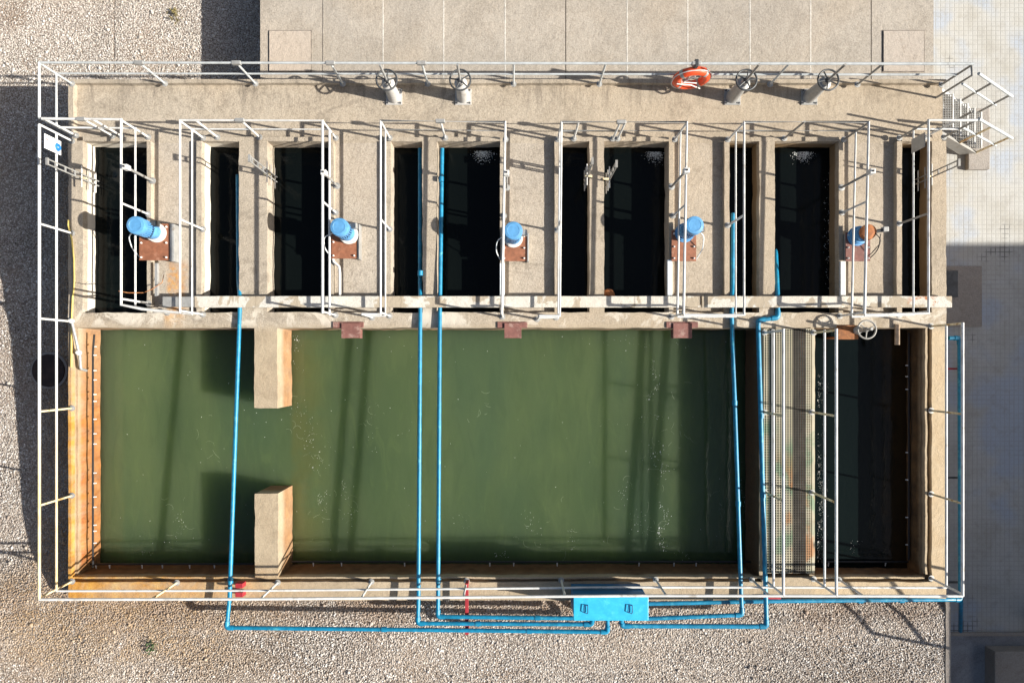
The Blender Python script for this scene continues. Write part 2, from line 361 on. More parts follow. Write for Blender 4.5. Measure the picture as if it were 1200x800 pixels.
# ------------------------------------------------------------------ mesh helpers
class MB:
    def __init__(s): s.v = []; s.f = []
    def add(s, vs, fs):
        o = len(s.v); s.v += [tuple(v) for v in vs]; s.f += [tuple(i + o for i in f) for f in fs]
        return s
    def box(s, a, b):
        x0, y0, z0 = [min(a[i], b[i]) for i in range(3)]; x1, y1, z1 = [max(a[i], b[i]) for i in range(3)]
        return s.add([(x0, y0, z0), (x1, y0, z0), (x1, y1, z0), (x0, y1, z0), (x0, y0, z1), (x1, y0, z1), (x1, y1, z1), (x0, y1, z1)],
                     [(0, 3, 2, 1), (4, 5, 6, 7), (0, 1, 5, 4), (1, 2, 6, 5), (2, 3, 7, 6), (3, 0, 4, 7)])
    def rough(s, a, b, seg=.10, amp=.016):
        """box with gridded faces whose plan outline wanders a little, like cast concrete"""
        lo = [min(a[i], b[i]) for i in range(3)]; hi = [max(a[i], b[i]) for i in range(3)]
        n = [max(1, int((hi[0] - lo[0]) / seg)), max(1, int((hi[1] - lo[1]) / seg)), 2]
        def pt(i, j, k):
            x = lo[0] + (hi[0] - lo[0]) * i / n[0]; y = lo[1] + (hi[1] - lo[1]) * j / n[1]; z = lo[2] + (hi[2] - lo[2]) * k / n[2]
            q = Vector((x * 2.3, y * 2.3, 5))
            w = mnoise.noise(q) + .8 * mnoise.noise(q * 3.1)
            u = mnoise.noise(q + Vector((37, 11, 3))) + .8 * mnoise.noise(q * 2.9 + Vector((9, 4, 1)))
            return (x + amp * w, y + amp * u, z)
        def face(fn, p, q, flip):
            vs = [fn(i, j) for j in range(q + 1) for i in range(p + 1)]
            fs = []
            for j in range(q):
                for i in range(p):
                    t = (j * (p + 1) + i, j * (p + 1) + i + 1, (j + 1) * (p + 1) + i + 1, (j + 1) * (p + 1) + i)
                    fs.append(t[::-1] if flip else t)
            s.add(vs, fs)
        face(lambda i, j: pt(i, j, n[2]), n[0], n[1], False)
        face(lambda i, j: pt(i, j, 0), n[0], n[1], True)
        face(lambda i, j: pt(i, 0, j), n[0], n[2], False)
        face(lambda i, j: pt(i, n[1], j), n[0], n[2], True)
        face(lambda i, j: pt(0, i, j), n[1], n[2], True)
        face(lambda i, j: pt(n[0], i, j), n[1], n[2], False)
        return s
    def tube(s, pts, r, seg=10, cap=True):
        pts = [Vector(p) for p in pts]
        n = len(pts); rs = r if isinstance(r, (list, tuple)) else [r] * n
        rings = []; prev = None
        for i, p in enumerate(pts):
            if i == 0: d = pts[1] - p
            elif i == n - 1: d = p - pts[i - 1]
            else:
                d = (p - pts[i - 1]).normalized() + (pts[i + 1] - p).normalized()
                if d.length < 1e-6: d = p - pts[i - 1]
            d.normalize()
            if prev is None:
                up = Vector((0, 0, 1)) if abs(d.z) < .9 else Vector((1, 0, 0))
                u = d.cross(up).normalized()
            else:
                u = (prev - d * prev.dot(d)).normalized()
            prev = u; w = d.cross(u).normalized()
            k = 1.0
            if 0 < i < n - 1:
                c = max(.35, abs(d.dot((p - pts[i - 1]).normalized()))); k = min(1.45, 1 / c)
            rings.append([p + (u * math.cos(2 * math.pi * j / seg) + w * math.sin(2 * math.pi * j / seg)) * rs[i] for j in range(seg)])
        vs = [v for ring in rings for v in ring]; fs = []
        for i in range(n - 1):
            for j in range(seg):
                k = (j + 1) % seg
                fs.append((i * seg + j, i * seg + k, (i + 1) * seg + k, (i + 1) * seg + j))
        if cap:
            fs.append(tuple(range(seg - 1, -1, -1))); fs.append(tuple((n - 1) * seg + j for j in range(seg)))
        return s.add(vs, fs)
    def lathe(s, c, prof, seg=20, axis='z'):
        """prof: list of (radius, height)"""
        c = Vector(c); vs = []; fs = []
        for r, h in prof:
            for j in range(seg):
                a = 2 * math.pi * j / seg
                vs.append(c + Vector((r * math.cos(a), r * math.sin(a), h)))
        for i in range(len(prof) - 1):
            for j in range(seg):
                k = (j + 1) % seg
                fs.append((i * seg + j, i * seg + k, (i + 1) * seg + k, (i + 1) * seg + j))
        fs.append(tuple(range(seg - 1, -1, -1))); fs.append(tuple((len(prof) - 1) * seg + j for j in range(seg)))
        return s.add(vs, fs)
    def torus(s, c, R, r, ax=Vector((0, 0, 1)), seg=28, sec=8, a0=0, a1=2 * math.pi):
        c = Vector(c); ax = Vector(ax).normalized()
        u = ax.cross(Vector((0, 1, 0)) if abs(ax.y) < .9 else Vector((1, 0, 0))).normalized(); w = ax.cross(u)
        full = abs(a1 - a0 - 2 * math.pi) < 1e-6
        cnt = seg if full else seg + 1
        vs = []; fs = []
        for i in range(cnt):
            a = a0 + (a1 - a0) * i / seg
            d = u * math.cos(a) + w * math.sin(a)
            for j in range(sec):
                b = 2 * math.pi * j / sec
                vs.append(c + d * (R + r * math.cos(b)) + ax * (r * math.sin(b)))
        for i in range(seg):
            i2 = (i + 1) % cnt
            for j in range(sec):
                k = (j + 1) % sec
                fs.append((i * sec + j, i2 * sec + j, i2 * sec + k, i * sec + k))
        return s.add(vs, fs)
    def build(s, name, mat, parent=None, smooth=False, bevel=0.0, origin=None):
        me = bpy.data.meshes.new(name)
        vs = s.v
        o = bpy.data.objects.new(name, me)
        base = Vector((0, 0, 0))
        if parent is not None: base = Vector(parent['_at'])
        elif origin is not None: base = Vector(origin)
        me.from_pydata([(v[0] - base.x, v[1] - base.y, v[2] - base.z) for v in vs], [], s.f)
        me.validate(); me.update()
        me.materials.append(M[mat])
        if smooth:
            me.polygons.foreach_set('use_smooth', [True] * len(me.polygons))
            md = o.modifiers.new('split', 'EDGE_SPLIT'); md.split_angle = math.radians(40)
        if bevel:
            md = o.modifiers.new('bevel', 'BEVEL'); md.width = bevel; md.segments = 2; md.limit_method = 'ANGLE'
        COL.objects.link(o)
        if parent is not None:
            root = parent
            o.parent = root
            o['_at'] = base
        elif origin is not None:
            o.location = base; o['_at'] = base
        else:
            o['_at'] = base
        return o

def rounded(pts, r=.07, n=4):
    out = [Vector(pts[0])]
    for i in range(1, len(pts) - 1):
        p, a, b = Vector(pts[i]), Vector(pts[i - 1]), Vector(pts[i + 1])
        da, db = (a - p), (b - p)
        ra = min(r, da.length * .45); rb = min(r, db.length * .45)
        if da.normalized().dot(db.normalized()) < -.985: out.append(p); continue
        s_, e_ = p + da.normalized() * ra, p + db.normalized() * rb
        for k_ in range(n + 1):
            t_ = k_ / n
            out.append(s_ * (1 - t_) ** 2 + p * 2 * t_ * (1 - t_) + e_ * t_ * t_)
    out.append(Vector(pts[-1]))
    return out
def tag(o, label=None, cat=None, group=None, kind=None):
    if label: o['label'] = label
    if cat: o['category'] = cat
    if group: o['group'] = group
    if kind: o['kind'] = kind
    return o

def thing(name, at, label, cat, group=None):
    o = bpy.data.objects.new(name, None)
    o.location = at; o.empty_display_size = .2
    o['_at'] = Vector(at)
    COL.objects.link(o)
    return tag(o, label, cat, group)

def structure(o): o['kind'] = 'structure'; return o

# ------------------------------------------------------------------ camera, sky, sun
cam = bpy.data.cameras.new('camera'); co = bpy.data.objects.new('camera', cam); COL.objects.link(co)
co.location = (0, 0, D); co.rotation_euler = (0, 0, 0)
cam.sensor_width = 36; cam.lens = F / 1200 * 36; cam.shift_y = 25 / 1200; cam.clip_end = 2000
SC.camera = co

w = bpy.data.worlds.new('World'); SC.world = w; w.use_nodes = True
nt = w.node_tree; bg = nt.nodes['Background']
sky = nt.nodes.new('ShaderNodeTexSky'); sky.sky_type = 'NISHITA'; sky.sun_disc = False; sky.dust_density = 3.0; sky.ozone_density = .7; sky.air_density = 1.0
sky.sun_elevation = math.asin(SUN.z); sky.sun_rotation = math.atan2(SUN.x, SUN.y)
nt.links.new(sky.outputs[0], bg.inputs[0]); bg.inputs[1].default_value = .056
sl = bpy.data.lights.new('sun', 'SUN'); sl.energy = 5.0; sl.angle = math.radians(.53); sl.color = (1, .945, .85)
so = bpy.data.objects.new('sun', sl); COL.objects.link(so); so.location = SUN * 40
so.rotation_euler = (-SUN).to_track_quat('-Z', 'Y').to_euler()
vs = SC.view_settings; vs.view_transform = 'Standard'; vs.look = 'None'; vs.gamma = 1; vs.use_curve_mapping = False
vs.exposure = .92

# ------------------------------------------------------------------ ground
XW, XE, YN, YS = P(80, 0).x, P(1109, 0).x, P(0, 93).y, P(0, 703).y
GY = [(-60, -.22), (-5.35, -.22), (-4.95, -.34), (-4.1, -.86), (-3.35, -1.04), (-1.45, -1.16), (.49, -1.31), (2.09, -1.58), (3.2, -1.68), (60, -1.70)]
def gz(y):
    for (a, za), (b, zb) in zip(GY, GY[1:]):
        if y <= b:
            return za + (zb - za) * (y - a) / (b - a)
    return GY[-1][1]
XT = 9.22
SLAB_W, SLAB_E, ZSLAB = P(305, 0, -.6).x, P(1094, 0, -.6).x, -.6

def ring_sheet(name, mat, x0, x1, y0, y1, hx0, hx1, hy0, hy1, z):
    mb = MB()
    xs = [x0, hx0, hx1, x1]; ys = [y0, hy0, hy1, y1]
    for i in range(3):
        for j in range(3):
            if i == 1 and j == 1: continue
            mb.add([(xs[i], ys[j], z), (xs[i + 1], ys[j], z), (xs[i + 1], ys[j + 1], z), (xs[i], ys[j + 1], z)], [(0, 1, 2, 3)])
    return structure(mb.build(name, mat))
ring_sheet('ground', 'gravel', -400, 400, -400, 400, XW + .03, XE - .03, YS + .03, YN - .03, -1.82)

mb = MB()
gxs = [-45, -30, -20, -15] + [-13 + .3 * i for i in range(12)] + [XW + .02, -8.6, -7, SLAB_W, -4, -2, 0, 2, 4, 6, 8, XT]
gys = [-45, -30, -20, -14, -11] + [-9.5 + .3 * i for i in range(15)] + [YS + .02, -4.8, -4.6] + [-4.4 + .3 * i for i in range(34)] + [YN - .02, 6.2, 7, 8, 9, 11, 14, 20, 30, 45]
gys = sorted(gys)
idx = {}
def gv(i, j):
    if (i, j) not in idx:
        x, y = gxs[i], gys[j]
        z = gz(y) + .025 * mnoise.noise(Vector((x * .9, y * .9, 2)))
        if abs(x) > 44 or abs(y) > 44: z = -1.9
        idx[(i, j)] = len(mb.v); mb.v.append((x, y, z))
    return idx[(i, j)]
for i in range(len(gxs) - 1):
    for j in range(len(gys) - 1):
        cx, cy = (gxs[i] + gxs[i + 1]) / 2, (gys[j] + gys[j + 1]) / 2
        if cx > XW + .02 and YS + .02 < cy < YN - .02: continue
        if cx > SLAB_W and cy > YN - .02: continue
        mb.f.append((gv(i, j), gv(i + 1, j), gv(i + 1, j + 1), gv(i, j + 1)))
structure(mb.build('gravel_ground', 'gravel', smooth=True))

# loose stones lying on it
def stones():
    ico = []
    t = (1 + 5 ** .5) / 2
    for a, b in ((-1, t), (1, t), (-1, -t), (1, -t)): ico.append((a, b, 0))
    for a, b in ((-1, t), (1, t), (-1, -t), (1, -t)): ico.append((0, a, b))
    for a, b in ((-1, t), (1, t), (-1, -t), (1, -t)): ico.append((b, 0, a))
    ico = np.array(ico) / math.sqrt(1 + t * t)
    fc = np.array([(0,11,5),(0,5,1),(0,1,7),(0,7,10),(0,10,11),(1,5,9),(5,11,4),(11,10,2),(10,7,6),(7,1,8),(3,9,4),(3,4,2),(3,2,6),(3,6,8),(3,8,9),(4,9,5),(2,4,11),(6,2,10),(8,6,7),(9,8,1)])
    rng = np.random.default_rng(3)
    pts = []
    def fill(x0, x1, y0, y1, s):
        nx = int((x1 - x0) / s); ny = int((y1 - y0) / s)
        gx, gy = np.meshgrid(np.arange(nx), np.arange(ny))
        X = x0 + (gx.ravel() + rng.uniform(-.1, 1.1, nx * ny)) * s
        Y = y0 + (gy.ravel() + rng.uniform(-.1, 1.1, nx * ny)) * s
        pts.append(np.stack([X, Y], 1))
    s = .030
    fill(-13.2, XW - .02, -8.2, 9.6, s)
    fill(XW, XT - .02, -8.2, YS - .03, s)
    fill(XW, SLAB_W - .03, YN + .03, 9.6, s)
    p = np.concatenate(pts); n = len(p)
    r = .0095 + .0105 * rng.random(n) ** 1.8 + .020 * (rng.random(n) > .9965)
    sc = np.stack([r * rng.uniform(.8, 1.35, n), r * rng.uniform(.8, 1.35, n), r * rng.uniform(.35, .7, n)], 1)
    ang = rng.uniform(0, 2 * math.pi, n)
    v = ico[None] * (1 + rng.uniform(-.2, .2, (n, 12, 1))) * sc[:, None]
    # tilt then spin
    ti = rng.uniform(-.6, .6, n); c, si = np.cos(ti)[:, None], np.sin(ti)[:, None]
    v = np.stack([v[..., 0], v[..., 1] * c - v[..., 2] * si, v[..., 1] * si + v[..., 2] * c], -1)
    c, si = np.cos(ang)[:, None], np.sin(ang)[:, None]
    x = v[..., 0] * c - v[..., 1] * si + p[:, 0:1]; y = v[..., 0] * si + v[..., 1] * c + p[:, 1:2]
    zs = np.array([gz(b) for b in p[:, 1]]) + r * rng.uniform(.05, .7, n)
    z = v[..., 2] + zs[:, None]
    V = np.stack([x, y, z], -1).reshape(-1, 3)
    Fc = (fc[None] + (np.arange(n) * 12)[:, None, None]).reshape(-1, 3)
    me = bpy.data.meshes.new('gravel_stones')
    me.vertices.add(len(V)); me.vertices.foreach_set('co', V.ravel().astype(np.float32))
    me.loops.add(Fc.size); me.loops.foreach_set('vertex_index', Fc.ravel().astype(np.int32))
    me.polygons.add(len(Fc)); me.polygons.foreach_set('loop_start', (np.arange(len(Fc)) * 3).astype(np.int32))
    me.update(calc_edges=True); me.validate()
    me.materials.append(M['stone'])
    o = bpy.data.objects.new('gravel_stones', me); COL.objects.link(o)
    tag(o, 'loose pale and brown gravel covering the ground around the tank', 'gravel', kind='stuff')
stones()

# tiled yard, concrete pads of the yard, retaining edge of the gravel terrace
mb = MB(); mb.box((XE + .002, -45, ZPAVE - .11), (45, 45, ZPAVE))
structure(mb.build('tiled_pavement', 'tile'))
a, b_ = P(1110, 312, ZPAVE), P(1150, 383, ZPAVE)
structure(MB().box((XE + .01, b_.y, ZPAVE - .05), (b_.x, a.y, ZPAVE + .02)).build('pavement_pad', 'pad'))
a, b_ = P(1110, 744, ZPAVE), P(1260, 950, ZPAVE)
structure(MB().box((XE + .15, b_.y, ZPAVE - .05), (b_.x + 6, a.y, ZPAVE + .015)).build('pavement_apron', 'apron'))
a2 = P(1110, 740, ZPAVE)
k = MB().box((XE + .12, a.y, ZPAVE - .05), (20, a2.y, ZPAVE + .06)).build('low_kerb', 'pad', bevel=.015)
tag(k, 'thin low concrete kerb crossing the shaded yard below the blue pipe', 'kerb')
a, b_ = P(1166, 763, ZPAVE + .35), P(1300, 900, ZPAVE + .35)
k = MB().box((a.x, b_.y, ZPAVE), (b_.x, a.y, ZPAVE + .35)).build('concrete_plinth', 'pad', bevel=.02)
tag(k, 'grey concrete plinth in the shade at the bottom right of the yard', 'plinth')
k = MB().rough((XT - .005, -20, ZPAVE - .02), (XT + .10, YS - .01, -.20)).build('retaining_wall', 'pad')
tag(k, 'narrow concrete retaining wall holding the gravel terrace above the yard', 'wall')
a, b_ = P(1110, 317, ZPAVE + .05), P(1120, 348, ZPAVE + .05)
k = MB().box((XE + .02, b_.y, ZPAVE + .0), (b_.x + .05, a.y, ZPAVE + .06)).build('sump_cover', 'darksteel', bevel=.01)
tag(k, 'dark steel cover plate lying on the shaded pad beside the tank', 'cover plate')

# north roof slab with joints and two hatches
sl_t = thing('roof_slab', (0, 7, ZSLAB), 'pale jointed concrete roof slab running along the north side of the tank', 'slab')
pxj = [378, 449, 520, 592, 663, 735, 806, 879, 950, 1021]
edges = [SLAB_W] + [P(x, 0, ZSLAB).x for x in pxj] + [SLAB_E]
for i in range(len(edges) - 1):
    g = .010
    MB().box((edges[i] + (g if i else 0), YN + .01, -1.85), (edges[i + 1] - (g if i < len(edges) - 2 else 0), 22, ZSLAB)).build('slab_panel', 'slab', sl_t)
for i, x in enumerate(edges[1:-1]):
    MB().box((x - .012, YN + .012, -1.8), (x + .012, 21.99, ZSLAB - (.02 if i in (4, 9, 0) else -.003))).build('joint_strip', 'darkjoint' if i in (4, 9) else 'joint', sl_t)
for (x0, x1, lab) in ((316, 364, 'square flush concrete hatch near the west end of the roof slab'), (1035, 1082, 'square flush concrete hatch near the east end of the roof slab')):
    a, b_ = P(x0, 37, ZSLAB), P(x1, 84, ZSLAB)
    t = thing('access_hatch', ((a.x + b_.x) / 2, (a.y + b_.y) / 2, ZSLAB), lab, 'hatch', 'hatches in the roof slab')
    MB().box((a.x - .025, b_.y - .025, ZSLAB + .003), (b_.x + .025, a.y + .025, ZSLAB + .008)).build('hatch_frame', 'darkjoint', t)
    MB().box((a.x, b_.y, ZSLAB + .01), (b_.x, a.y, ZSLAB + .025)).build('hatch_lid', 'hatch', t)

# ------------------------------------------------------------------ the concrete tank
tank = thing('concrete_tank', (0, 0, 0), 'large weathered concrete treatment tank with narrow channels above a green basin', 'tank')
def X(px, z=0.0): return (px - 600) * (D - z) / F
def Y(py, z=0.0): return -(py - 425) * (D - z) / F
yB, yC0, yC1, yS0, yS1 = Y(165.5), Y(366), Y(384), Y(676), Y(681.5)
def wall(name, x0, x1, y0, y1, z1, z0=ZBOT, mat='tank', amp=.014):
    return MB().rough((x0, y0, z0), (x1, y1, z1), amp=amp).build(name, mat, tank)
wall('walkway_slab', XW, XE, yB, YN, ZDECK)
wall('kerb', XW, XE, Y(97.5), YN, 0, ZDECK, amp=.006)
wall('kerb', XW, X(86), yB, Y(97.5), 0, ZDECK, amp=.006)
strips = [(172, 236), (386, 458), (586, 656), (784, 855), (983, 1057)]
narrow = [(280, 313), (495, 512), (691, 708), (890, 908)]
bays = [(97, 172), (236, 386), (458, 586), (656, 784), (855, 983), (1057, 1092)]
for x0, x1 in bays: wall('kerb', X(x0), X(x1), yB, Y(160.5), -.005, ZDECK, amp=.010)
wall('outer_wall', XW, X(97), yC0, yB, 0)
wall('outer_wall', X(1092), XE, yC0, yB, 0)
for x0, x1 in narrow: wall('channel_wall', X(x0), X(x1), yC0, yB, 0)
for x0, x1 in strips:
    wall('bridge_slab', X(x0), X(x1), yC0, yB, ZDECK, mat='deck')
    wall('kerb', X(x0), X(x0 + 5), yC0, yB, 0, ZDECK, amp=.006)
    wall('kerb', X(x1 - 6), X(x1), yC0, yB, 0, ZDECK, amp=.006)
wall('cross_wall', XW, XE, yC1, yC0, 0)
wall('outer_wall', XW, X(86), yS0, yC1, -.15)
wall('kerb', XW, X(83.5), yS1, yC1, 0, -.15, amp=.008)
wall('outer_wall', X(1084), XE, yS0, yC1, -.15)
wall('kerb', X(1092), XE, yS1, yC1, 0, -.15, amp=.012)
wall('rim_lip', X(1084.6), X(1087), yS0 + .06, yC1, -.01, -.15, amp=.016)
wall('rim_lip', X(86), X(893), yS0 - .035, yS0, -.02, -.15, amp=.010)
wall('rim_lip', X(952), X(1084), yS0 - .035, yS0, -.02, -.15, amp=.010)
wall('outer_wall', XW, XE, YS, yS0, -.15)
wall('kerb', XW, X(893), YS, yS1, 0, -.15, amp=.012)
wall('kerb', X(952), XE, YS, yS1, 0, -.15, amp=.012)
wall('landing', X(893), X(952), YS, yS0, .004, -.15, amp=.006)
wall('baffle_wall', X(298), X(325), Y(478), yC1, 0)
wall('baffle_wall', X(299), X(326), yS0, Y(578), 0)
wall('dividing_wall', X(891.5), X(896), yS0, yC1, -.07)
wall('weir_wall', X(951), X(956.5), yS0, yC1, -.07)
MB().box((X(895), yS0, ZBOT), (X(951), yC1, -.80)).build('launder_floor', 'launder', tank)
MB().box((XW + .02, YS + .02, ZBOT - .3), (XE - .02, YN - .02, ZBOT)).build('tank_floor', 'tank', tank)

def sheet(name, mat, x0, x1, y0, y1, z):
    return structure(MB().box((x0, y0, z - 1.5), (x1, y1, z)).build(name, mat))
sheet('basin_water', 'water', X(82), X(893), yS0 - .05, yC1 + .05, ZWATER)
sheet('outlet_water', 'outletwater', X(954), X(1090), yS0 - .05, yC1 + .05, -.66)
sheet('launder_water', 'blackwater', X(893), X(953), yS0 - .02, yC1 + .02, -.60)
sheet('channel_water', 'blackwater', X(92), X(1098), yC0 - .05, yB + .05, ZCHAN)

# foam flecks and bubbles on the water
def foam():
    rng = random.Random(5)
    mb = MB()
    def fleck(x, y, z, r):
        n = rng.randint(5, 7); a0 = rng.random() * 6
        st = rng.uniform(.6, 1.8)
        vs = []
        for i in range(n):
            a = a0 + 2 * math.pi * i / n; q = r * rng.uniform(.55, 1.2)
            vs.append((x + q * math.cos(a) / st, y + q * math.sin(a) * st, z))
        top = [(v[0] * .5 + x * .5, v[1] * .5 + y * .5, z + r * .35) for v in vs]
        fs = [(i, (i + 1) % n, n + (i + 1) % n, n + i) for i in range(n)] + [tuple(range(n, 2 * n))]
        mb.add(vs + top, fs)
    z = ZWATER + .004
    def streak(px0, py0, px1, py1, n, sp, r=.012):
        for _ in range(n):
            t = rng.random()
            x = px0 + (px1 - px0) * t + rng.gauss(0, sp) + 5 * math.sin(t * 9 + px0); y = py0 + (py1 - py0) * t + rng.gauss(0, sp)
            q = P(x, y, z)
            if x > 950: q = P(x, y, -.656)
            if 120 < x < 884 or 958 < x < 1060: fleck(q.x, q.y, q.z, r * rng.uniform(.3, 1.0) * (1.3 if rng.random() > .95 else .6))
    for a in [(350, 475, 375, 545, 60, 5, .011), (378, 575, 380, 600, 30, 3, .012), (405, 565, 415, 625, 40, 3, .010), (440, 470, 430, 520, 18, 2, .008),
              (770, 430, 765, 470, 24, 2, .012), (768, 520, 775, 560, 60, 5, .013), (778, 590, 775, 645, 70, 2, .014), (750, 600, 752, 625, 35, 5, .010),
              (735, 565, 730, 590, 26, 3, .010), (780, 490, 760, 485, 14, 2, .010), (700, 500, 770, 485, 18, 3, .008), (620, 600, 628, 625, 26, 3, .010),
              (668, 620, 672, 645, 22, 2, .010), (880, 565, 876, 590, 60, 5, .013), (876, 600, 880, 645, 30, 4, .010), (585, 647, 588, 655, 14, 1.5, .014),
              (210, 600, 210, 632, 34, 3, .010), (172, 645, 172, 652, 10, 1.5, .013), (345, 390, 348, 440, 26, 2, .012), (380, 555, 372, 500, 16, 6, .008),
              (800, 645, 805, 655, 16, 2, .011), (690, 400, 800, 405, 26, 4, .009), (1000, 650, 1003, 628, 14, 2, .010), (535, 600, 545, 620, 14, 4, .008)]:
        streak(*a)
    for a in [(957, 440, 962, 660, 420, 2.4, .011), (963, 450, 963, 655, 160, 4.0, .008), (959, 520, 960, 660, 260, 2.2, .010)]:
        streak(*a)
    for _ in range(120):
        q = P(rng.uniform(130, 880), rng.uniform(392, 650), z); fleck(q.x, q.y, z, rng.uniform(.003, .008))
    # falls at the head of three channels
    for px, py in ((566, 180), (768, 181), (941, 181)):
        for _ in range(520):
            q = P(px + rng.gauss(0, 5), py + abs(rng.gauss(0, 5)) - 3, ZCHAN + .004); fleck(q.x, q.y, ZCHAN + .004, rng.uniform(.002, .010) * (1.5 if rng.random() > .9 else 1))
    for _ in range(60):
        q = P(969 + rng.gauss(0, 2), rng.uniform(200, 340), ZCHAN + .004); fleck(q.x, q.y, ZCHAN + .004, rng.uniform(.003, .010))
    o = mb.build('water_foam', 'foam')
    tag(o, 'white foam flecks drifting on the green and black water', 'foam', kind='stuff')
    mb = MB()
    for _ in range(110):
        cx_, cy_ = rng.choice([(355, 500), (365, 530), (378, 590), (405, 600), (768, 450), (772, 540), (776, 620), (735, 575), (622, 612), (440, 495), (210, 615), (790, 500), (670, 630), (250, 520), (560, 480), (850, 590)])
        px, py = cx_ + rng.gauss(0, 9), cy_ + rng.gauss(0, 18)
        q = P(px, py, z); a = rng.uniform(0, 6.28); L = rng.uniform(.04, .30); k = rng.uniform(-14, 14); wd = rng.uniform(.0006, .0016)
        n_ = 7; x, y = q.x, q.y; vs = []
        for i in range(n_):
            vs += [(x - math.sin(a) * wd, y + math.cos(a) * wd, z), (x + math.sin(a) * wd, y - math.cos(a) * wd, z)]
            x += math.cos(a) * L / n_; y += math.sin(a) * L / n_; a += k * L / n_
        mb.add(vs, [(2 * i, 2 * i + 1, 2 * i + 3, 2 * i + 2) for i in range(n_ - 1)])
    o = mb.build('water_scum', 'scum')
    tag(o, 'faint curling threads of scum drifting on the green basin water', 'scum', kind='stuff')
foam()

# ------------------------------------------------------------------ trough / cover running across the bridges
z = .19
t = thing('cable_trough', (0, Y(354), 0), 'long whitewashed cover with peeling paint crossing all the channels', 'trough')
cuts = [190, 228, 300, 470, 592, 744, 823, 960, 1116]
for a, b_ in zip(cuts, cuts[1:]):
    if a == 190:
        MB().box((X(a, z), Y(359.5, z), .10), (X(b_, z) - .006, Y(347.5, z), z - .012)).build('cover_panel', 'steel', t, bevel=.006)
    else:
        MB().rough((X(a, z), Y(360, z), .10), (X(b_, z) - (.006 if a not in (744,) else .05), Y(347, z), z), amp=.004).build('cover_panel', 'trough', t)
for px in (200, 240, 297, 392, 452, 504, 590, 652, 700, 790, 850, 899, 990, 1052, 1100):
    MB().box((X(px) - .05, Y(359), -.13), (X(px) + .05, Y(349), .098)).build('support_block', 'deck', t)

# ------------------------------------------------------------------ railings
def railing(path, posts, label, mat='rail', name='guard_railing', zb=0.0, zt=1.0, clamp=(), top_r=.028, mid=.5, tails=()):
    """path, posts: photo pixels of the top rail (level zt)"""
    pts = [P(x, y, zt) for x, y in path]
    c = sum(pts, Vector()) / len(pts)
    t = thing(name, (c.x, c.y, zb), label, 'railing', 'tubular guard railings on the tank')
    MB().tube(pts, top_r, 10).build('top_rail', mat, t, smooth=True)
    MB().tube([Vector((p.x, p.y, mid)) for p in pts], .0235, 10).build('mid_rail', mat, t, smooth=True)
    for i, q in enumerate(posts):
        p = P(q[0], q[1], zt)
        pm = q[2] if len(q) > 2 else mat
        ps = MB().tube([(p.x, p.y, zb - .005), (p.x, p.y, zt)], .022, 10).build('post', pm, t, smooth=True)
        MB().lathe((p.x, p.y, zb), [(.062, 0), (.062, .012), (.034, .014), (.034, .05)], 12).build('base_flange', 'steel', ps)
    for q in clamp:
        p = P(q[0], q[1], zt)
        MB().box((p.x - .09, p.y - .034, zt - .05), (p.x + .09, p.y + .034, zt + .036)).build('clamp', 'steel', t, bevel=.01)
    return t
railing([(46, 138), (46, 73.5), (1141, 75)],
        [(46, 138), (46, 74), (163, 73.7), (277, 73.8), (387, 74), (494, 74), (602, 74.2), (710, 74.3), (816, 74.5), (925, 74.7), (1035, 74.9, 'railgrey'), (1141, 75, 'railgrey')],
        'longest railing, white tubes along the north edge of the walkway beside the roof slab', clamp=[(163, 73.7), (277, 73.8), (387, 74), (494, 74), (816, 74.5)], mat='railgalv')
railing([(46, 146), (46, 702)], [(46, 146), (46, 262), (46, 373), (46, 482, 'railrust'), (46, 592, 'railrust'), (46, 700, 'railrust')],
        'yellowed rust tinted railing down the west wall beside the shaded gravel', mat='railwest')
railing([(46, 702), (300, 701.5), (750, 697.5), (1128, 698)],
        [(178, 701.5, 'railrust'), (305, 701.4), (423, 700.5), (543, 699.3), (662, 698.3), (781, 697.6), (902, 697.7), (1012, 697.9)],
        'long white railing along the south wall in front of the blue cabinet')
railing([(1128, 698), (1128, 378)], [(1128, 696), (1128, 590, 'railrust'), (1128, 485, 'railrust'), (1128, 379, 'railrust')],
        'white railing down the east wall above the blue shaded yard')
railing([(49, 139), (142, 140), (142, 357), (166, 362)], [(51, 139), (97, 139.5), (108, 139.6), (142, 141), (142, 238), (142, 350), (166, 362)],
        'corner railing around the narrow dark channel next to the small white sign', clamp=[(95, 139.6)])
GU = [
 ([(166, 362), (211, 366), (211, 141), (378, 141.5), (378, 367)], [(211, 364), (211, 257), (211, 142), (229, 141), (282, 141), (378, 142), (378, 236), (378, 365)], [(281, 141)],
  'U shaped railing around the channel bay between the first and second blue motors'),
 ([(424, 368), (446, 368), (446, 141.5), (592, 143), (588, 368)], [(424, 368), (446, 366), (446, 257), (446, 142), (516, 142), (592, 144), (590, 240), (588, 367)], [(516, 142)],
  'U shaped railing around the bay crossed by the pair of parallel blue pipes'),
 ([(632, 370), (656, 370), (658, 143), (805, 143), (801, 368)], [(632, 370), (656, 368), (657, 258), (658, 144), (678, 143), (727, 143), (733, 143), (805, 144), (803, 240), (801, 367)], [(728, 143)],
  'U shaped railing around the channel bay right of the middle blue motor'),
 ([(801, 369), (872, 369), (872, 143), (1018, 143), (1013, 368)], [(872, 367), (872, 252), (872, 144), (943, 142.6, 'railgrey'), (1018, 144, 'railgrey'), (1016, 236), (1013, 366)], [],
  'U shaped railing around the bay between the fourth blue motor and the orange capped drive'),
 ([(1013, 369), (1088, 367), (1088, 141), (1145, 141)], [(1088, 365), (1088, 250, 'railgrey'), (1088, 142, 'railgrey'), (1120, 141), (1144, 141, 'railgrey')], [],
  'railing by the narrow brown channel at the head of the metal stair'),
]
